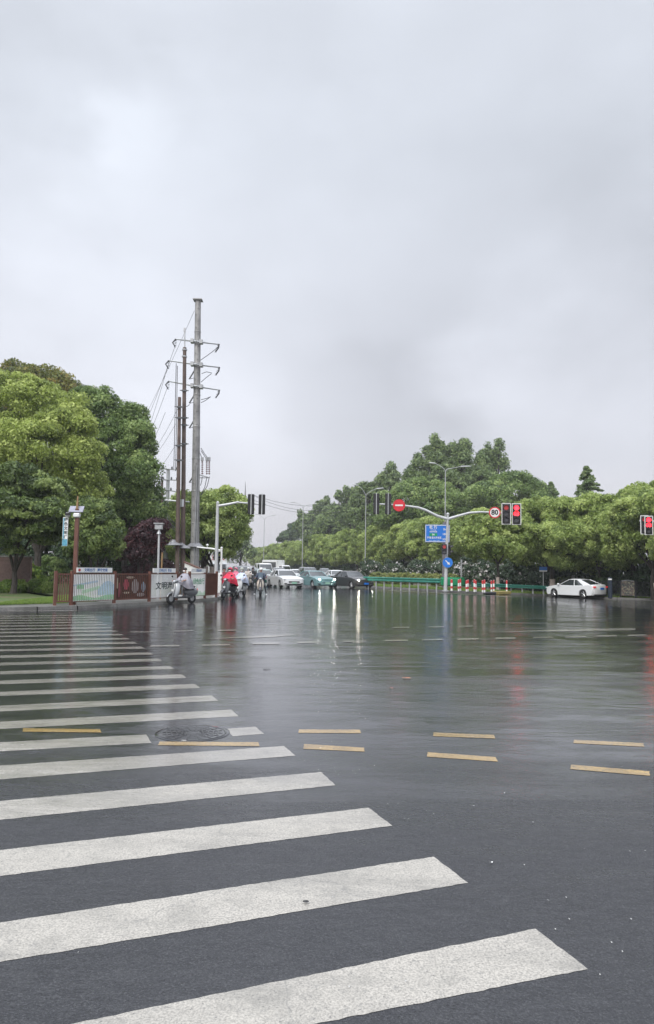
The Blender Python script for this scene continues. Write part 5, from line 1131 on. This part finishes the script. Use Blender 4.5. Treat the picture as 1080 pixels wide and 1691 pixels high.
# ------------------------------------------------------------------ utility poles
def steel_pole():
    d = 50.0; base = GX(322, d, .12); L = lambda px, py, dy=0: P(px, py, d + dy) - base; t = thing('utility_pole', 'tallest pole, a thick galvanised steel power pole with crossarms', 'utility pole', base)
    top = L(327, 497); h = top.z; pk = d / F
    b = MB(); n = 9; pts = [(top.x * i / n, 0, h * i / n) for i in range(n + 1)]; b.tube(pts, [(7.6 - 2.7 * i / n) * pk for i in range(n + 1)], 12)
    for i in range(1, n): b.lathe([((7.7 - 2.7 * i / n) * pk + .0, -.06), ((7.9 - 2.7 * i / n) * pk + .012, 0), ((7.7 - 2.7 * i / n) * pk, .06)], 12, c=(top.x * i / n, 0, h * i / n))
    b.box((top.x, 0, h + .05), (.62, .62, .07)); b.box((0, 0, .12), (1.0, 1.0, .3), bev=.05); b.build('pole', M['pole_steel'], t, 30)
    s = MB()
    for i in range(int(h / .45)): z = 2.6 + i * .45; x = top.x * z / h; s.tube([(x - .02, -.27 + .10 * z / h, z), (x + (.14 if i % 2 else -.14), -.38 + .10 * z / h, z)], .012, 4) if z < h - .5 else None
    s.build('climbing_bolts', M['dark_grey'], t)
    c = MB(); c.tube([(-.02, -.33, .3), (.0, -.31, h * .42)], .035, 6); c.tube([(.10, -.32, .3), (.12, -.29, h * .42)], .022, 6); c.build('conduit', M['steel'], t)
    for (l, m, r) in (((290.5, 560), (325, 564), (361.5, 568.5)), ((279, 595.5), (325, 602), (362, 606.5)), ((279, 629.5), (325, 638), (362, 644))):
        a = MB(); P0, P1, P2 = L(*l), L(*m, -.38), L(*r); a.tube([P0, P1], [.05, .07], 6); a.tube([P1, P2], [.07, .05], 6)
        for dx in (-7.5, 7.5): a.box(tuple(L(m[0] + dx, m[1] + dx * .1, -.2)), (.20, .42, .26))
        ao = a.build('crossarm', M['steel'], t)
        for e, sg in ((P0, 1), (P2, -1)):
            i_ = MB(); q = [e, e + Vector((-.10 * sg - .12, 0, -.25)), e + Vector((-.06 * sg - (.28 if sg < 0 else -.02), 0, -.55))]; i_.tube(q, [.055, .05, .035], 7)
            for k in range(6): z = k / 5; p = q[0].lerp(q[2], z); i_.lathe([(0, -.02), (.085, 0), (0, .02)], 8, c=tuple(p + Vector((0, 0, -.0))))
            i_.build('insulator', M['dark_grey'], ao, 40)
    for y in (612, 652, 693, 783):
        a = MB(); a.tube([L(321, y), L(312.5, y + 14)], .05, 5); a.tube([L(321, y + 12), L(313, y + 14)], .02, 4); a.build('bracket', M['dark_grey'], t)
    # cable terminations on the right
    a = MB(); a.tube([L(326, 783), L(346, 789)], .035, 5); a.tube([L(326, 789), L(346, 789)], .03, 5); ao = a.build('platform', M['steel'], t)
    for px in (334, 341.5, 345.5):
        q = MB()
        for k in range(7): c_ = L(px, 763 + k * 3.2, -.2); q.lathe([(.02, -.05), (.085, 0), (.02, .05)], 8, c=tuple(c_))
        q.build('insulator', M['ceramic'], ao, 40); q = MB(); q.box(tuple(L(px, 758, -.2)), (.17, .17, .28), bev=.03); q.build('arrester', M['steel'], ao)
    # jumper cables
    w = MB()
    for pts in ([(332, 740), (338, 750), (343, 756)], [(332, 744), (337, 752), (341, 758)], [(330, 748), (333, 755), (334, 758)], [(346, 787), (342, 803), (332, 818)], [(342, 787), (338, 805), (332, 816)], [(334, 787), (333, 795), (331, 802)],
                [(361, 572), (352, 580), (341, 588), (331, 595)], [(350, 616), (341, 614), (333, 617)], [(349, 617), (340, 624), (332, 631)], [(348, 655), (341, 658), (332, 660)], [(348, 655), (340, 661), (332, 665)], [(313, 668), (309, 671), (305, 671)]):
        w.tube([L(*p, -.2) for p in pts], .022, 4)
    w.build('jumper_cable', M['wire'], t)
    # sheet-metal skirt
    k = MB(); cx = L(322, 902); k.lathe([(.32, .22), (.46, .10), (.62, -.03), (.63, -.05), (.34, -.06)], 10, c=(cx.x, 0, cx.z), a0=.2, a1=.2 + 2 * math.pi); k.build('skirt', M['skirt'], t, 20)
    return t
M['pole_steel'] = pmat('weathered galvanised pole', (.30, .295, .29), .55, .25, .35, 1.4, bump=.3, bscale=30)
steel_pole()
def brown_pole(label, pb, pt, d, r0, r1, rod=None, skirt=None, band=None, rungs=()):
    base = GX(pb, d, .12); L = lambda px, py, dy=0: P(px, py, d + dy) - base; t = thing('utility_pole', label, 'utility pole', base); top = L(*pt)
    b = MB(); b.tube([(0, 0, -.1), (top.x * .5, 0, top.z * .5), (top.x, 0, top.z)], [r0, (r0 + r1) / 2, r1], 12); b.build('pole', M['brown_pole'], t, 40)
    if rod: b = MB(); b.tube([top, L(*rod)], .045, 6); b.box(tuple(L(*rod)), (.12, .12, .25)); b.lathe([(.17, -.04), (.17, .04)], 10, c=(top.x, 0, top.z - .15)); b.lathe([(.17, -.04), (.17, .04)], 10, c=(top.x, 0, top.z - .6)); b.build('lightning_rod', M['steel'], t)
    for y in rungs:
        b = MB(); c = L(pb + (pt[0] - pb) * .8, y, -.16); b.tube([c - Vector((.30, 0, -.02)), c + Vector((.28, 0, 0))], .03, 5); b.box(tuple(c), (.34, .1, .1)); b.build('pole_bracket', M['dark_grey'], t)
    if skirt: b = MB(); c = L(*skirt); b.lathe([(.17, .30), (.24, .16), (.52, .02), (.60, -.05), (.18, -.07)], 18, c=(c.x, 0, c.z)); b.build('skirt', M['skirt'], t, 30)
    if band: b = MB(); c = L(*band); b.lathe([(r0 * .9 + .02, -.24), (r0 * .9 + .02, .24)], 14, c=(c.x, 0, c.z)); b.build('band', M['chrome_dull'], t, 60)
M['chrome_dull'] = pmat('bare aluminium band', (.62, .64, .66), .3, .6, .1)
brown_pole('brown pole with a thin lightning rod directly left of the steel power pole', 302.5, (305, 574), 47.5, .165, .115, rod=(305, 545), skirt=(300, 904), band=(301.5, 831), rungs=(645, 702, 733, 690))
brown_pole('shorter brown pole left of the one with the lightning rod', 293.5, (296.5, 656), 47.0, .150, .105, skirt=(286, 899), rungs=(672, 690, 736, 760))
b = MB(); base = P(272, 826, 48); b.tube([(0, 0, 0), P(313, 829, 48) - base], .055, 6); tag(b.build('cable_beam', M['steel'], loc=base), 'horizontal steel cable beam fixed across the brown poles below their silver band', 'beam')
def old_pole(label, pb, pt, d, r, arms, mat):
    base = GX(pb, d, .12); L = lambda px, py, dy=0: P(px, py, d + dy) - base; t = thing('utility_pole', label, 'utility pole', base); top = L(*pt)
    b = MB(); b.tube([(0, 0, -.1), (top.x, 0, top.z)], [r, r * .7], 10); b.build('pole', mat, t, 40)
    for a0, a1 in arms:
        b = MB(); b.tube([L(*a0, -.2), L(*a1, -.2)], .05, 5); ao = b.build('crossarm', M['steel'], t)
        for q in (0, .3, .75, 1): e = L(*a0, -.2).lerp(L(*a1, -.2), q); i_ = MB(); i_.tube([e, e + Vector((0, 0, .16)), e + Vector((0, 0, .26))], [.06, .075, .03], 7); i_.build('insulator', M['dark_grey'], ao, 40)
old_pole('grey concrete pole with a bent crossarm left of the brown poles', 274, (278, 775), 62, .2, [((260, 773), (292, 776)), ((256, 791), (292, 793)), ((253, 805), (292, 812))], M['steel'])
old_pole('thin dark pole with crossarms at the far left of the pole group', 266, (268, 787), 70, .15, [((252, 791), (276, 793)), ((253, 806), (272, 809))], M['brown_pole'])
# wires
def wires(label, spans, r=.02, group=None):
    for lb, a, c, sag in spans:
        A, B = P(*a), P(*c); b = MB(); n = 14; pts = []
        for i in range(n + 1): q = i / n; p = A.lerp(B, q) - A; p.z -= sag * 4 * q * (1 - q); pts.append(p)
        b.tube(pts, r, 4); tag(b.build('power_line', M['wire'], loc=A), lb, 'wire', group)
WG = 'power lines running from the poles to the left'
wires('', [('uppermost thin earth wire running from the steel pole top down to the left', (321, 513, 50), (225, 715, 80), .3), ('power line from the left end of the top crossarm', (289, 572, 50), (212, 760, 78), .5), ('power line from the left end of the middle crossarm', (278, 602, 50), (222, 770, 78), .5),
           ('power line from the left end of the lowest long crossarm', (276, 641, 50), (220, 770, 78), .5), ('power line from the small bracket below the crossarms', (273, 681, 50), (225, 775, 78), .5), ('lower power line crossing behind the brown poles to the left', (297, 668, 52), (215, 775, 84), 1.2),
           ('slack power line from the brown pole bracket towards the mid-green tree', (290, 700, 52), (225, 765, 84), 1.0), ('lowest slack power line towards the mid-green tree', (288, 738, 52), (235, 785, 84), .8)], .012, WG)
wires('', [('down lead hanging beside the shorter brown pole', (291, 600, 48), (287, 775, 48), .0), ('second down lead between the crossarm and the brown poles', (293, 604, 48), (290, 778, 48), .0), ('black cable sagging from the grey pole to the brown poles', (272, 842, 60), (299, 872, 48), .5), ('second black cable sagging from the grey pole to the brown poles', (273, 846, 60), (298, 878, 48), .5),
           ('third black cable sagging from the grey pole to the brown poles', (273, 840, 60), (300, 866, 48), .4)], .022, 'cables around the brown poles')
wires('', [('upper overhead line crossing the road behind the straight mast arm', (420, 818, 130), (560, 832, 135), 1.0), ('lower overhead line crossing the road behind the straight mast arm', (420, 819, 130), (560, 838, 135), 1.4), ('lowest overhead line crossing the road towards the distant wood', (395, 815, 130), (556, 846, 135), 1.4)], .028, 'overhead lines across the road')
b = MB(); base = GX(398, 330, 0); z = zat(403, 830, 330); z2 = zat(403.5, 795, 330)
for sx in (-1, 1):
    for sy in (-1, 1): b.tube([(sx * 1.2, sy * 1.2, 0), (sx * .45, sy * .45, z)], .14, 4)
for i in range(26):
    q = i / 26; w = 1.2 - .75 * q; w2 = 1.2 - .75 * (q + 1 / 26); b.tube([(-w, -w, z * q), (w2, -w2, z * (q + 1 / 26))], .08, 4); b.tube([(w, w, z * q), (-w2, w2, z * (q + 1 / 26))], .08, 4)
b.tube([(0, 0, z), (0, 0, z + (z2 - z) * .4), (0, 0, z2)], [.5, .3, .06], 6)
tag(b.build('lattice_mast', M['dark_post'], loc=(P(403, 900, 330).x, 330, 0)), 'thin far lattice mast rising behind the camphor tree left of the road', 'mast')

# ------------------------------------------------------------------ corner fence
FZ = .13
FP = [(90, 999.5), (117, 999), (188, 995.8), (246, 993.2), (291, 990.8), (312, 989.6), (338, 987.6), (357, 986)]
FW = [G(x, y, FZ) for x, y in FP]
FL = ['narrow brown fence panel at the left end of the corner fence', 'white-slatted fence panel with a green landscape picture under a white header', 'brown fence panel with a pink and white mural showing between its bars', 'white-slatted fence panel with black characters left of the grey poncho rider', 'brown fence panel behind the grey poncho rider',
      'white fence panel with green characters right of the grey poncho rider', 'plain brown fence panel at the right end of the corner fence']
H = 1.22
def fence_panel(i, a, b_):
    d = b_ - a; L_ = d.length; rz = math.atan2(d.y, d.x); kind = ['brown', 'picture', 'mural', 'white', 'brown', 'green', 'solid'][i]
    t = thing('fence_panel', FL[i], 'fence', a, rz, 'panels of the corner fence'); m0 = M['brown_metal']
    b = MB(); b.box((0, 0, H / 2 + .02), (.10, .10, H + .1)); b.build('post', m0, t)
    if i == 6: b = MB(); b.box((L_, 0, H / 2 + .02), (.10, .10, H + .1)); b.build('post', m0, t)
    b = MB(); 
    for z in (.14, H - .05): b.box((L_ / 2, 0, z), (L_ - .1, .05, .05))
    b.build('rail', m0, t)
    b = MB(); n = int(L_ / (.085 if kind != 'mural' else .10)); wh = kind in ('picture', 'white', 'green')
    for k in range(1, n):
        x = L_ * k / n; b.box((x, -.03 if wh else 0, H / 2 + .04), (.052 if wh else (.036 if kind != 'mural' else .028), .012 if wh else .024, H - .20))
    if kind == 'solid': b.box((L_ / 2, .02, H / 2 + .03), (L_ - .1, .008, H - .22))
    so_ = b.build('slats', M['white_plastic'] if wh else m0, t, 0)
    def slat_art(fn, mat, nm):
        q = MB()
        for k in range(1, n):
            x = L_ * k / n
            for (z0, z1) in fn(x / L_): q.box((x, -.038, (z0 + z1) / 2 * (H - .2) + .14), (.050, .005, (z1 - z0) * (H - .2)))
        if q.v: q.build(nm, mat, so_, 0)
    if kind == 'picture':
        slat_art(lambda u: [(.02, .16 + .06 * math.sin(u * 9))] + ([(.45, .62)] if .08 < u < .25 else []), M['ink_pale_green'], 'picture_meadow')
        slat_art(lambda u: [(.55 + .25 * u, .60 + .3 * u)] if u < .6 else [(.20, .45 + .3 * math.sin((u - .6) * 7))], M['ink_pale_blue'], 'picture_sky')
        slat_art(lambda u: [(.18 + .4 * u, .30 + .42 * u)] if .2 < u < .62 else [], M['ink_pale_green2'], 'picture_ridge')
    if wh:
        b = MB(); b.box((L_ * .5, -.03, H + .11), (L_ * (.82 if kind != 'green' else .92), .04, .19)); ho = b.build('header_board', M['white_plastic'], t, 0)
        b = MB(); wd = {'picture': '文明出行   遵守交规', 'white': '文明出行  安全', 'green': '安全出行'}[kind]; b.text(wd, .135, (L_ * .52, -.056, H + .105), bold=.003); b.build('lettering', M['ink_blue'], ho, 0)
        if kind == 'picture': b = MB(); disc_sign(b, (L_ * .14, -.055, H + .11), .055, .01, 16); b.build('emblem', M['ink_red'], ho, 0)
    if kind == 'white': b = MB(); b.text('文明海湾', .34, (L_ * .60, -.045, .64), bold=.006, sx=1.15); b.build('lettering', M['ink_dark'], t, 0)
    if kind == 'green':
        b = MB(); b.text('绿色', .30, (L_ * .36, -.045, .80), bold=.004); b.text('出行', .30, (L_ * .72, -.045, .80), bold=.004); b.box((L_ * .42, -.045, .46), (.03, .006, .36)); b.build('lettering', M['ink_green'], t, 0)
        slat_art(lambda u: [(.0, .10 + .12 * abs(math.sin(u * 8)))], M['ink_pale_green2'], 'picture_meadow')
    if kind == 'mural':
        b = MB()
        def blob(cx, cz, rx, rz_, m, nm):
            q = MB(); q.lathe([(0, -.006), (1, -.006), (1, .006), (0, .006)], 18, axis='Y'); q.v = [(cx + x * rx, .045 + y, cz + z * rz_) for x, y, z in q.v]; q.build(nm, m, bk, 0)
        bk = MB(); bk.box((L_ / 2, .06, .62), (L_ * .94, .01, .95)); bk = bk.build('mural_board', M['mural_dark'], t, 0)
        blob(L_ * .34, .74, .15, .22, M['ink_pink'], 'pink_disc'); blob(L_ * .60, .66, .20, .30, M['ink_pale_grey'], 'grey_figure'); blob(L_ * .46, 1.03, .22, .05, M['ink_cream'], 'cream_stroke'); blob(L_ * .10, .80, .05, .22, M['ink_cream'], 'cream_plume'); blob(L_ * .16, .52, .08, .30, M['ink_pink2'], 'rose_figure'); blob(L_ * .36, .40, .20, .04, M['ink_cream'], 'cream_stroke')
        blob(L_ * .84, .62, .12, .22, M['ink_pale_blue'], 'blue_figure'); blob(L_ * .76, .30, .25, .08, M['ink_pale_grey'], 'grey_stroke')
for nm, c in dict(ink_pale_green=(.25, .52, .30), ink_pale_green2=(.42, .66, .45), ink_pale_blue=(.42, .58, .70), ink_pink=(.75, .14, .22), ink_pink2=(.42, .12, .16), ink_pale_grey=(.50, .52, .52), ink_cream=(.70, .66, .52), mural_dark=(.07, .045, .035)).items(): M[nm] = pmat(nm.replace('_', ' '), c, .6, 0, .15, 5)
for i in range(7): fence_panel(i, FW[i], FW[i + 1])
# brown sign post with solar lamp
base = G(117.5, 998.6, FZ) + Vector((.06, .12, 0)); d = base.y; L = lambda px, py, dy=0: P(px, py, d + dy) - base
t = thing('sign_post', 'tall brown post with a solar panel and a vertical blue and white banner sign', 'post', base)
z = L(116, 840).z; b = MB(); b.box((0, 0, z / 2), (.14, .14, z)); b.build('pole', M['brown_metal'], t); b = MB(); b.tube([(-.02, 0, z), (-.01, 0, L(117, 819).z)], [.05, .025], 7); b.build('finial', M['wood'], t)
b = MB(); c = L(126.5, 841); b.box(tuple(c), (.55, .05, .30), M=Matrix.Rotation(rad(-38), 4, 'X')); b.tube([(0, 0, z), c], .03, 5); b.build('solar_panel', M['panel_blue'], t)
b = MB(); b.box(tuple(L(127, 851, -.05)), (.24, .22, .16), bev=.03); b.box(tuple(L(112, 850, -.05)), (.16, .2, .16), bev=.03); b.build('lamp_housing', M['white_plastic'], t)
b = MB(); b.box(tuple(L(112.3, 849, -.15)), (.20, .1, .10)); b.build('camera', M['black'], t)
c = L(109.8, 878); b = MB(); b.box((c.x - .02, -.08, c.z), (.20, .03, 1.12)); bo = b.build('banner_board', M['white_plastic'], t)
b = MB(); b.box((c.x - .02, -.098, c.z - .42), (.19, .006, .26)); b.box((c.x - .085, -.098, c.z + .1), (.04, .006, .85)); b.build('banner_stripe', M['ink_banner'] if 'ink_banner' in M else M['ink_blue'], bo, 0)
b = MB(); [b.text(ch, .14, (c.x, -.10, c.z + .46 - .17 * k), bold=.004) for k, ch in enumerate('绿色文明行')]; b.build('lettering', M['ink_dark'], bo, 0)
# grey solar lamp post
base = GX(261.5, 35, .13); d = 35; t = thing('solar_lamp', 'slim grey post with a square solar head behind the second header board', 'lamp post', base); L = lambda px, py, dy=0: P(px, py, d + dy) - base
z = L(263, 868).z; b = MB(); b.tube([(0, 0, -.05), (L(263, 868).x, 0, z)], .05, 8); b.build('pole', M['pole_grey'], t)
b = MB(); c = L(262.5, 864.5); b.box(tuple(c), (.44, .34, .05)); b.box((c.x, 0, c.z - .16), (.36, .22, .26), bev=.03); b.build('solar_head', M['steel'], t); b = MB(); c = L(262.5, 882); b.lathe([(.12, 0), (.07, .12), (.05, .12)], 10, c=(c.x, 0, c.z)); b.build('speaker', M['steel'], t)
b = MB(); base = GX(266.5, 34.5, .13); b.tube([(0, 0, -.05), (.02, 0, zat(266.5, 912, 34.5) - .13)], .035, 6); tag(b.build('wooden_stake', M['wood'], loc=base), 'thin raw wooden stake just right of the grey solar post', 'stake')
# small white gabled kiosk wall seen behind the fence
base = GX(322, 44, .12); t = thing('kiosk', 'low white cabinet with a sloping dark roof at the foot of the steel pole', 'kiosk', base); b = MB(); b.prism([(-.55, 0), (.55, 0), (.55, 1.28), (-.55, 1.72)], .7, lambda a, z, h: (a, h - .35, z)); b.build('wall', M['white_board'], t, 0)
b = MB(); b.prism([(-.62, 1.75), (.62, 1.26), (.62, 1.31), (-.62, 1.81)], .8, lambda a, z, h: (a, h - .4, z)); b.build('roof', M['brown_metal'], t, 0)

# ------------------------------------------------------------------ right side: guardrails, planter box, posts, railing
def guardrail(label, A, B, mat, top=.74, n_post=6, group='green guardrails along the verge', two=False, h=.31):
    d = B - A; L_ = d.length; rz = math.atan2(d.y, d.x); t = thing('guardrail', label, 'guardrail', A, rz, group); sl = math.atan2(d.z, math.hypot(d.x, d.y))
    prof = [(0, 0), (-.05, .03), (-.05, .10), (0, .13), (0, .18), (-.05, .21), (-.05, .28), (0, .31)]; n = 24; vs = []
    for i in range(n + 1):
        x = L_ * i / n; zz = d.z * i / n
        for (y, z) in prof: vs.append((x, y, zz + top - h + z * h / .31))
        for (y, z) in prof: vs.append((x, y + .02, zz + top - h + z * h / .31))
    m = len(prof); fs = []
    for i in range(n):
        for j in range(m - 1): a = i * 2 * m + j; fs += [[a, a + 2 * m, a + 2 * m + 1, a + 1], [a + m, a + m + 1, a + 3 * m + 1, a + 3 * m]]
    b = MB(); b.add(vs, fs); b.build('rail', mat, t, 60)
    for k in range(n_post): x = L_ * (k + .5) / n_post; b = MB(); b.tube([(x, .12, d.z * x / L_ - .15), (x, .12, d.z * x / L_ + top + .02)], .06, 8); b.build('post', M['steel'] , t)
guardrail('pale green guardrail in front of the clipped hedge, ending at the green box', G(600, 969.5, .13), G(727, 974.8, .13), M['guard_green'], .86, 9, h=.34)
guardrail('long green guardrail behind the striped posts, ending at the white saloon', G(778, 976.3, .13), G(925, 981.5, .13), M['guard_green'], .62, 8, h=.26)
A_, B_ = G(724.5, 973.6, .13), G(757, 974.8, .13); d = B_ - A_; t = thing('barrier_box', 'solid green boxed barrier end at the foot of the signal pole', 'barrier', A_, math.atan2(d.y, d.x)); Ld = d.length
b = MB(); b.box((Ld / 2, .55, .60), (Ld, .8, .62), bev=.08); b.build('panel', M['green_paint'], t); b = MB(); b.box((Ld / 2, .55, .93), (Ld * .96, .7, .06)); b.build('lid', M['green_sign'], t)
for x in (.15, Ld - .15): b = MB(); b.tube([(x, .5, -.1), (x, .5, .4)], .06, 8); b.build('post', M['steel'], t)
# striped posts
BL = [(745.8, 976.6, 'leftmost striped post below the green box, a thick one'), (757.3, 977.2, 'left post of the second striped pair'), (760.3, 977.0, 'right post of the second striped pair'), (770.3, 977.8, 'left post of the third striped pair'), (772.8, 977.6, 'right post of the third striped pair'),
      (783.3, 978.4, 'left post of the fourth striped pair'), (785.8, 978.2, 'right post of the fourth striped pair'), (797.0, 979.2, 'left post of the fifth striped pair'), (800.2, 979.4, 'right post of the fifth striped pair'), (811.5, 978.0, 'left post of the sixth striped pair, left of the yellow block'), (815.3, 977.6, 'right post of the sixth striped pair, a taller one'),
      (836.8, 978.8, 'single striped post standing on the yellow block')]
proto = None
for i, (px, py, lb) in enumerate(BL):
    g = G(px, py, .14)
    if proto is None:
        t = thing('striped_post', lb, 'bollard'); 
        b = MB(); b.lathe([(0, 0), (.06, 0), (.06, .80), (.04, .83), (0, .83)], 14); b.build('post', M['white_board'], t, 40); b = MB()
        for z0, z1 in ((.58, .82), (.20, .36)): b.lathe([(.063, z0), (.063, z1)], 14)
        b.build('red_band', M['bollard_red'], t, 60); b = MB(); b.lathe([(.14, 0), (.12, .03), (.08, .04)], 12); b.build('base', M['black'], t, 40); proto = t
    else: t = copy_tree(proto)
    t['label'] = lb; t['group'] = 'red and white striped posts'; t.location = g; s = 1.0 if i else 1.05; t.scale = (1.25 if i == 0 else .95, 1.25 if i == 0 else .95, s * (.98 + .05 * (i % 3)))
a = G(822, 981.5, .0); c = G(844, 982.5, .0); d = c - a; b = MB(); b.box((d.length / 2, .3, .10), (d.length, .7, .24), bev=.04); o = b.build('kerb_block', M['yellow'], loc=a); o.rotation_euler.z = math.atan2(d.y, d.x); tag(o, 'worn yellow kerb block under the single striped post', 'kerb block')
a = G(802, 981.2, .0); c = G(820, 981.8, .0); d = c - a; b = MB(); b.box((d.length / 2, .2, .08), (d.length, .4, .18), bev=.05); o = b.build('rubber_kerb', M['black'], loc=a); o.rotation_euler.z = math.atan2(d.y, d.x); tag(o, 'black rubber kerb left of the yellow block', 'kerb block')
# black railing
RP = [(925, 982.3), (965, 984.0), (1004, 985.6), (1025, 986.6), (1050, 987.4), (1085, 988.6), (1125, 990.4), (1170, 992.6)]
RLB = ['black railing panel hidden behind the white saloon', 'black railing panel behind the boot of the white saloon', 'black railing panel between the blue bin post and the poster', 'black railing panel holding the colourful poster', 'black railing panel right of the whitewashed trunk', 'black railing panel at the right edge of the frame', 'black railing panel just beyond the right edge', 'far right black railing panel']
for i in range(len(RP) - 1):
    A_, B_ = G(*RP[i], .13), G(*RP[i + 1], .13); d = B_ - A_; Ld = d.length; t = thing('railing_panel', RLB[i], 'railing', A_, math.atan2(d.y, d.x), 'black railing along the verge')
    b = MB(); b.box((0, 0, .62), (.08, .08, 1.28)); b.build('post', M['rail_black'], t); b = MB()
    for z in (.15, 1.12): b.box((Ld / 2, 0, z), (Ld, .035, .04))
    b.build('rail', M['rail_black'], t, 0) if False else None
    n = int(Ld / .14)
    for k in range(1, n): b.box((Ld * k / n, 0, .64), (.026, .026, 1.1))
    b.build('bars', M['rail_black'], t, 0)
    if i == 3:
        q = MB(); q.box((Ld / 2, -.06, .68), (Ld * .86, .02, 1.05)); po = q.build('poster_board', M['poster'], t, 0); q = MB(); q.tube([(Ld * .1, -.06, 1.20), (Ld * .5, -.06, 1.27), (Ld * .9, -.06, 1.20)], .035, 6); q.build('poster_cap', M['steel'], po)
# small things on the right
def small_sign(label, px, py, d, w, h, mat, cat, name, base_py=None):
    base = GX(px, d, .1); z = zat(px, py, d) - base.z; t = thing(name, label, cat, base, face_rot(base)); b = MB(); b.tube([(0, .04, -.1), (0, .04, z)], .04, 6); b.build('pole', M['steel'], t); b = MB(); b.box((0, 0, z), (w, .04, h)); b.build('sign_face', mat, t)
    return t, z
t, z = small_sign('small blue and white sign under the trees left of the white saloon', 897, 940, 60, .62, .40, M['blue_sign'], 'road sign', 'street_sign'); b = MB(); b.box((0, -.026, z - .14), (.60, .01, .12)); b.build('white_strip', M['white_board'], t, 0)
t, z = small_sign('pale grey cabinet sign showing just above the roof of the white saloon', 949, 954, 62, .5, .42, M['board_grey'], 'sign', 'cabinet_sign')
base = GX(1007, 52.5, .1); t = thing('litter_bin', 'dark blue post box shape standing against the railing right of the saloon', 'bin post', base, face_rot(base)); b = MB(); b.box((0, 0, .75), (.30, .28, 1.5), bev=.05); b.build('body', M['bin_blue'], t); b = MB(); b.box((0, -.145, 1.36), (.24, .01, .10)); b.build('white_strip', M['white_board'], t)

# ------------------------------------------------------------------ rain haze in the air
b = MB(); b.box((0, 0, 0), (1900, 1740, 46)); o = b.build('haze', bpy.data.materials.new('rain haze'), smooth=0, loc=(0, 770, 21.0)); tag(o, 'thin pale rain haze filling the air', 'haze', kind='stuff')
hm = o.data.materials[0]; hm.use_nodes = True; ht = hm.node_tree; ht.nodes.clear(); ho = ht.nodes.new('ShaderNodeOutputMaterial'); hv = ht.nodes.new('ShaderNodeVolumePrincipled')
hv.inputs['Color'].default_value = (.93, .94, .97, 1); hv.inputs['Density'].default_value = .0006; hv.inputs['Anisotropy'].default_value = .3; ht.links.new(hv.outputs[0], ho.inputs['Volume'])
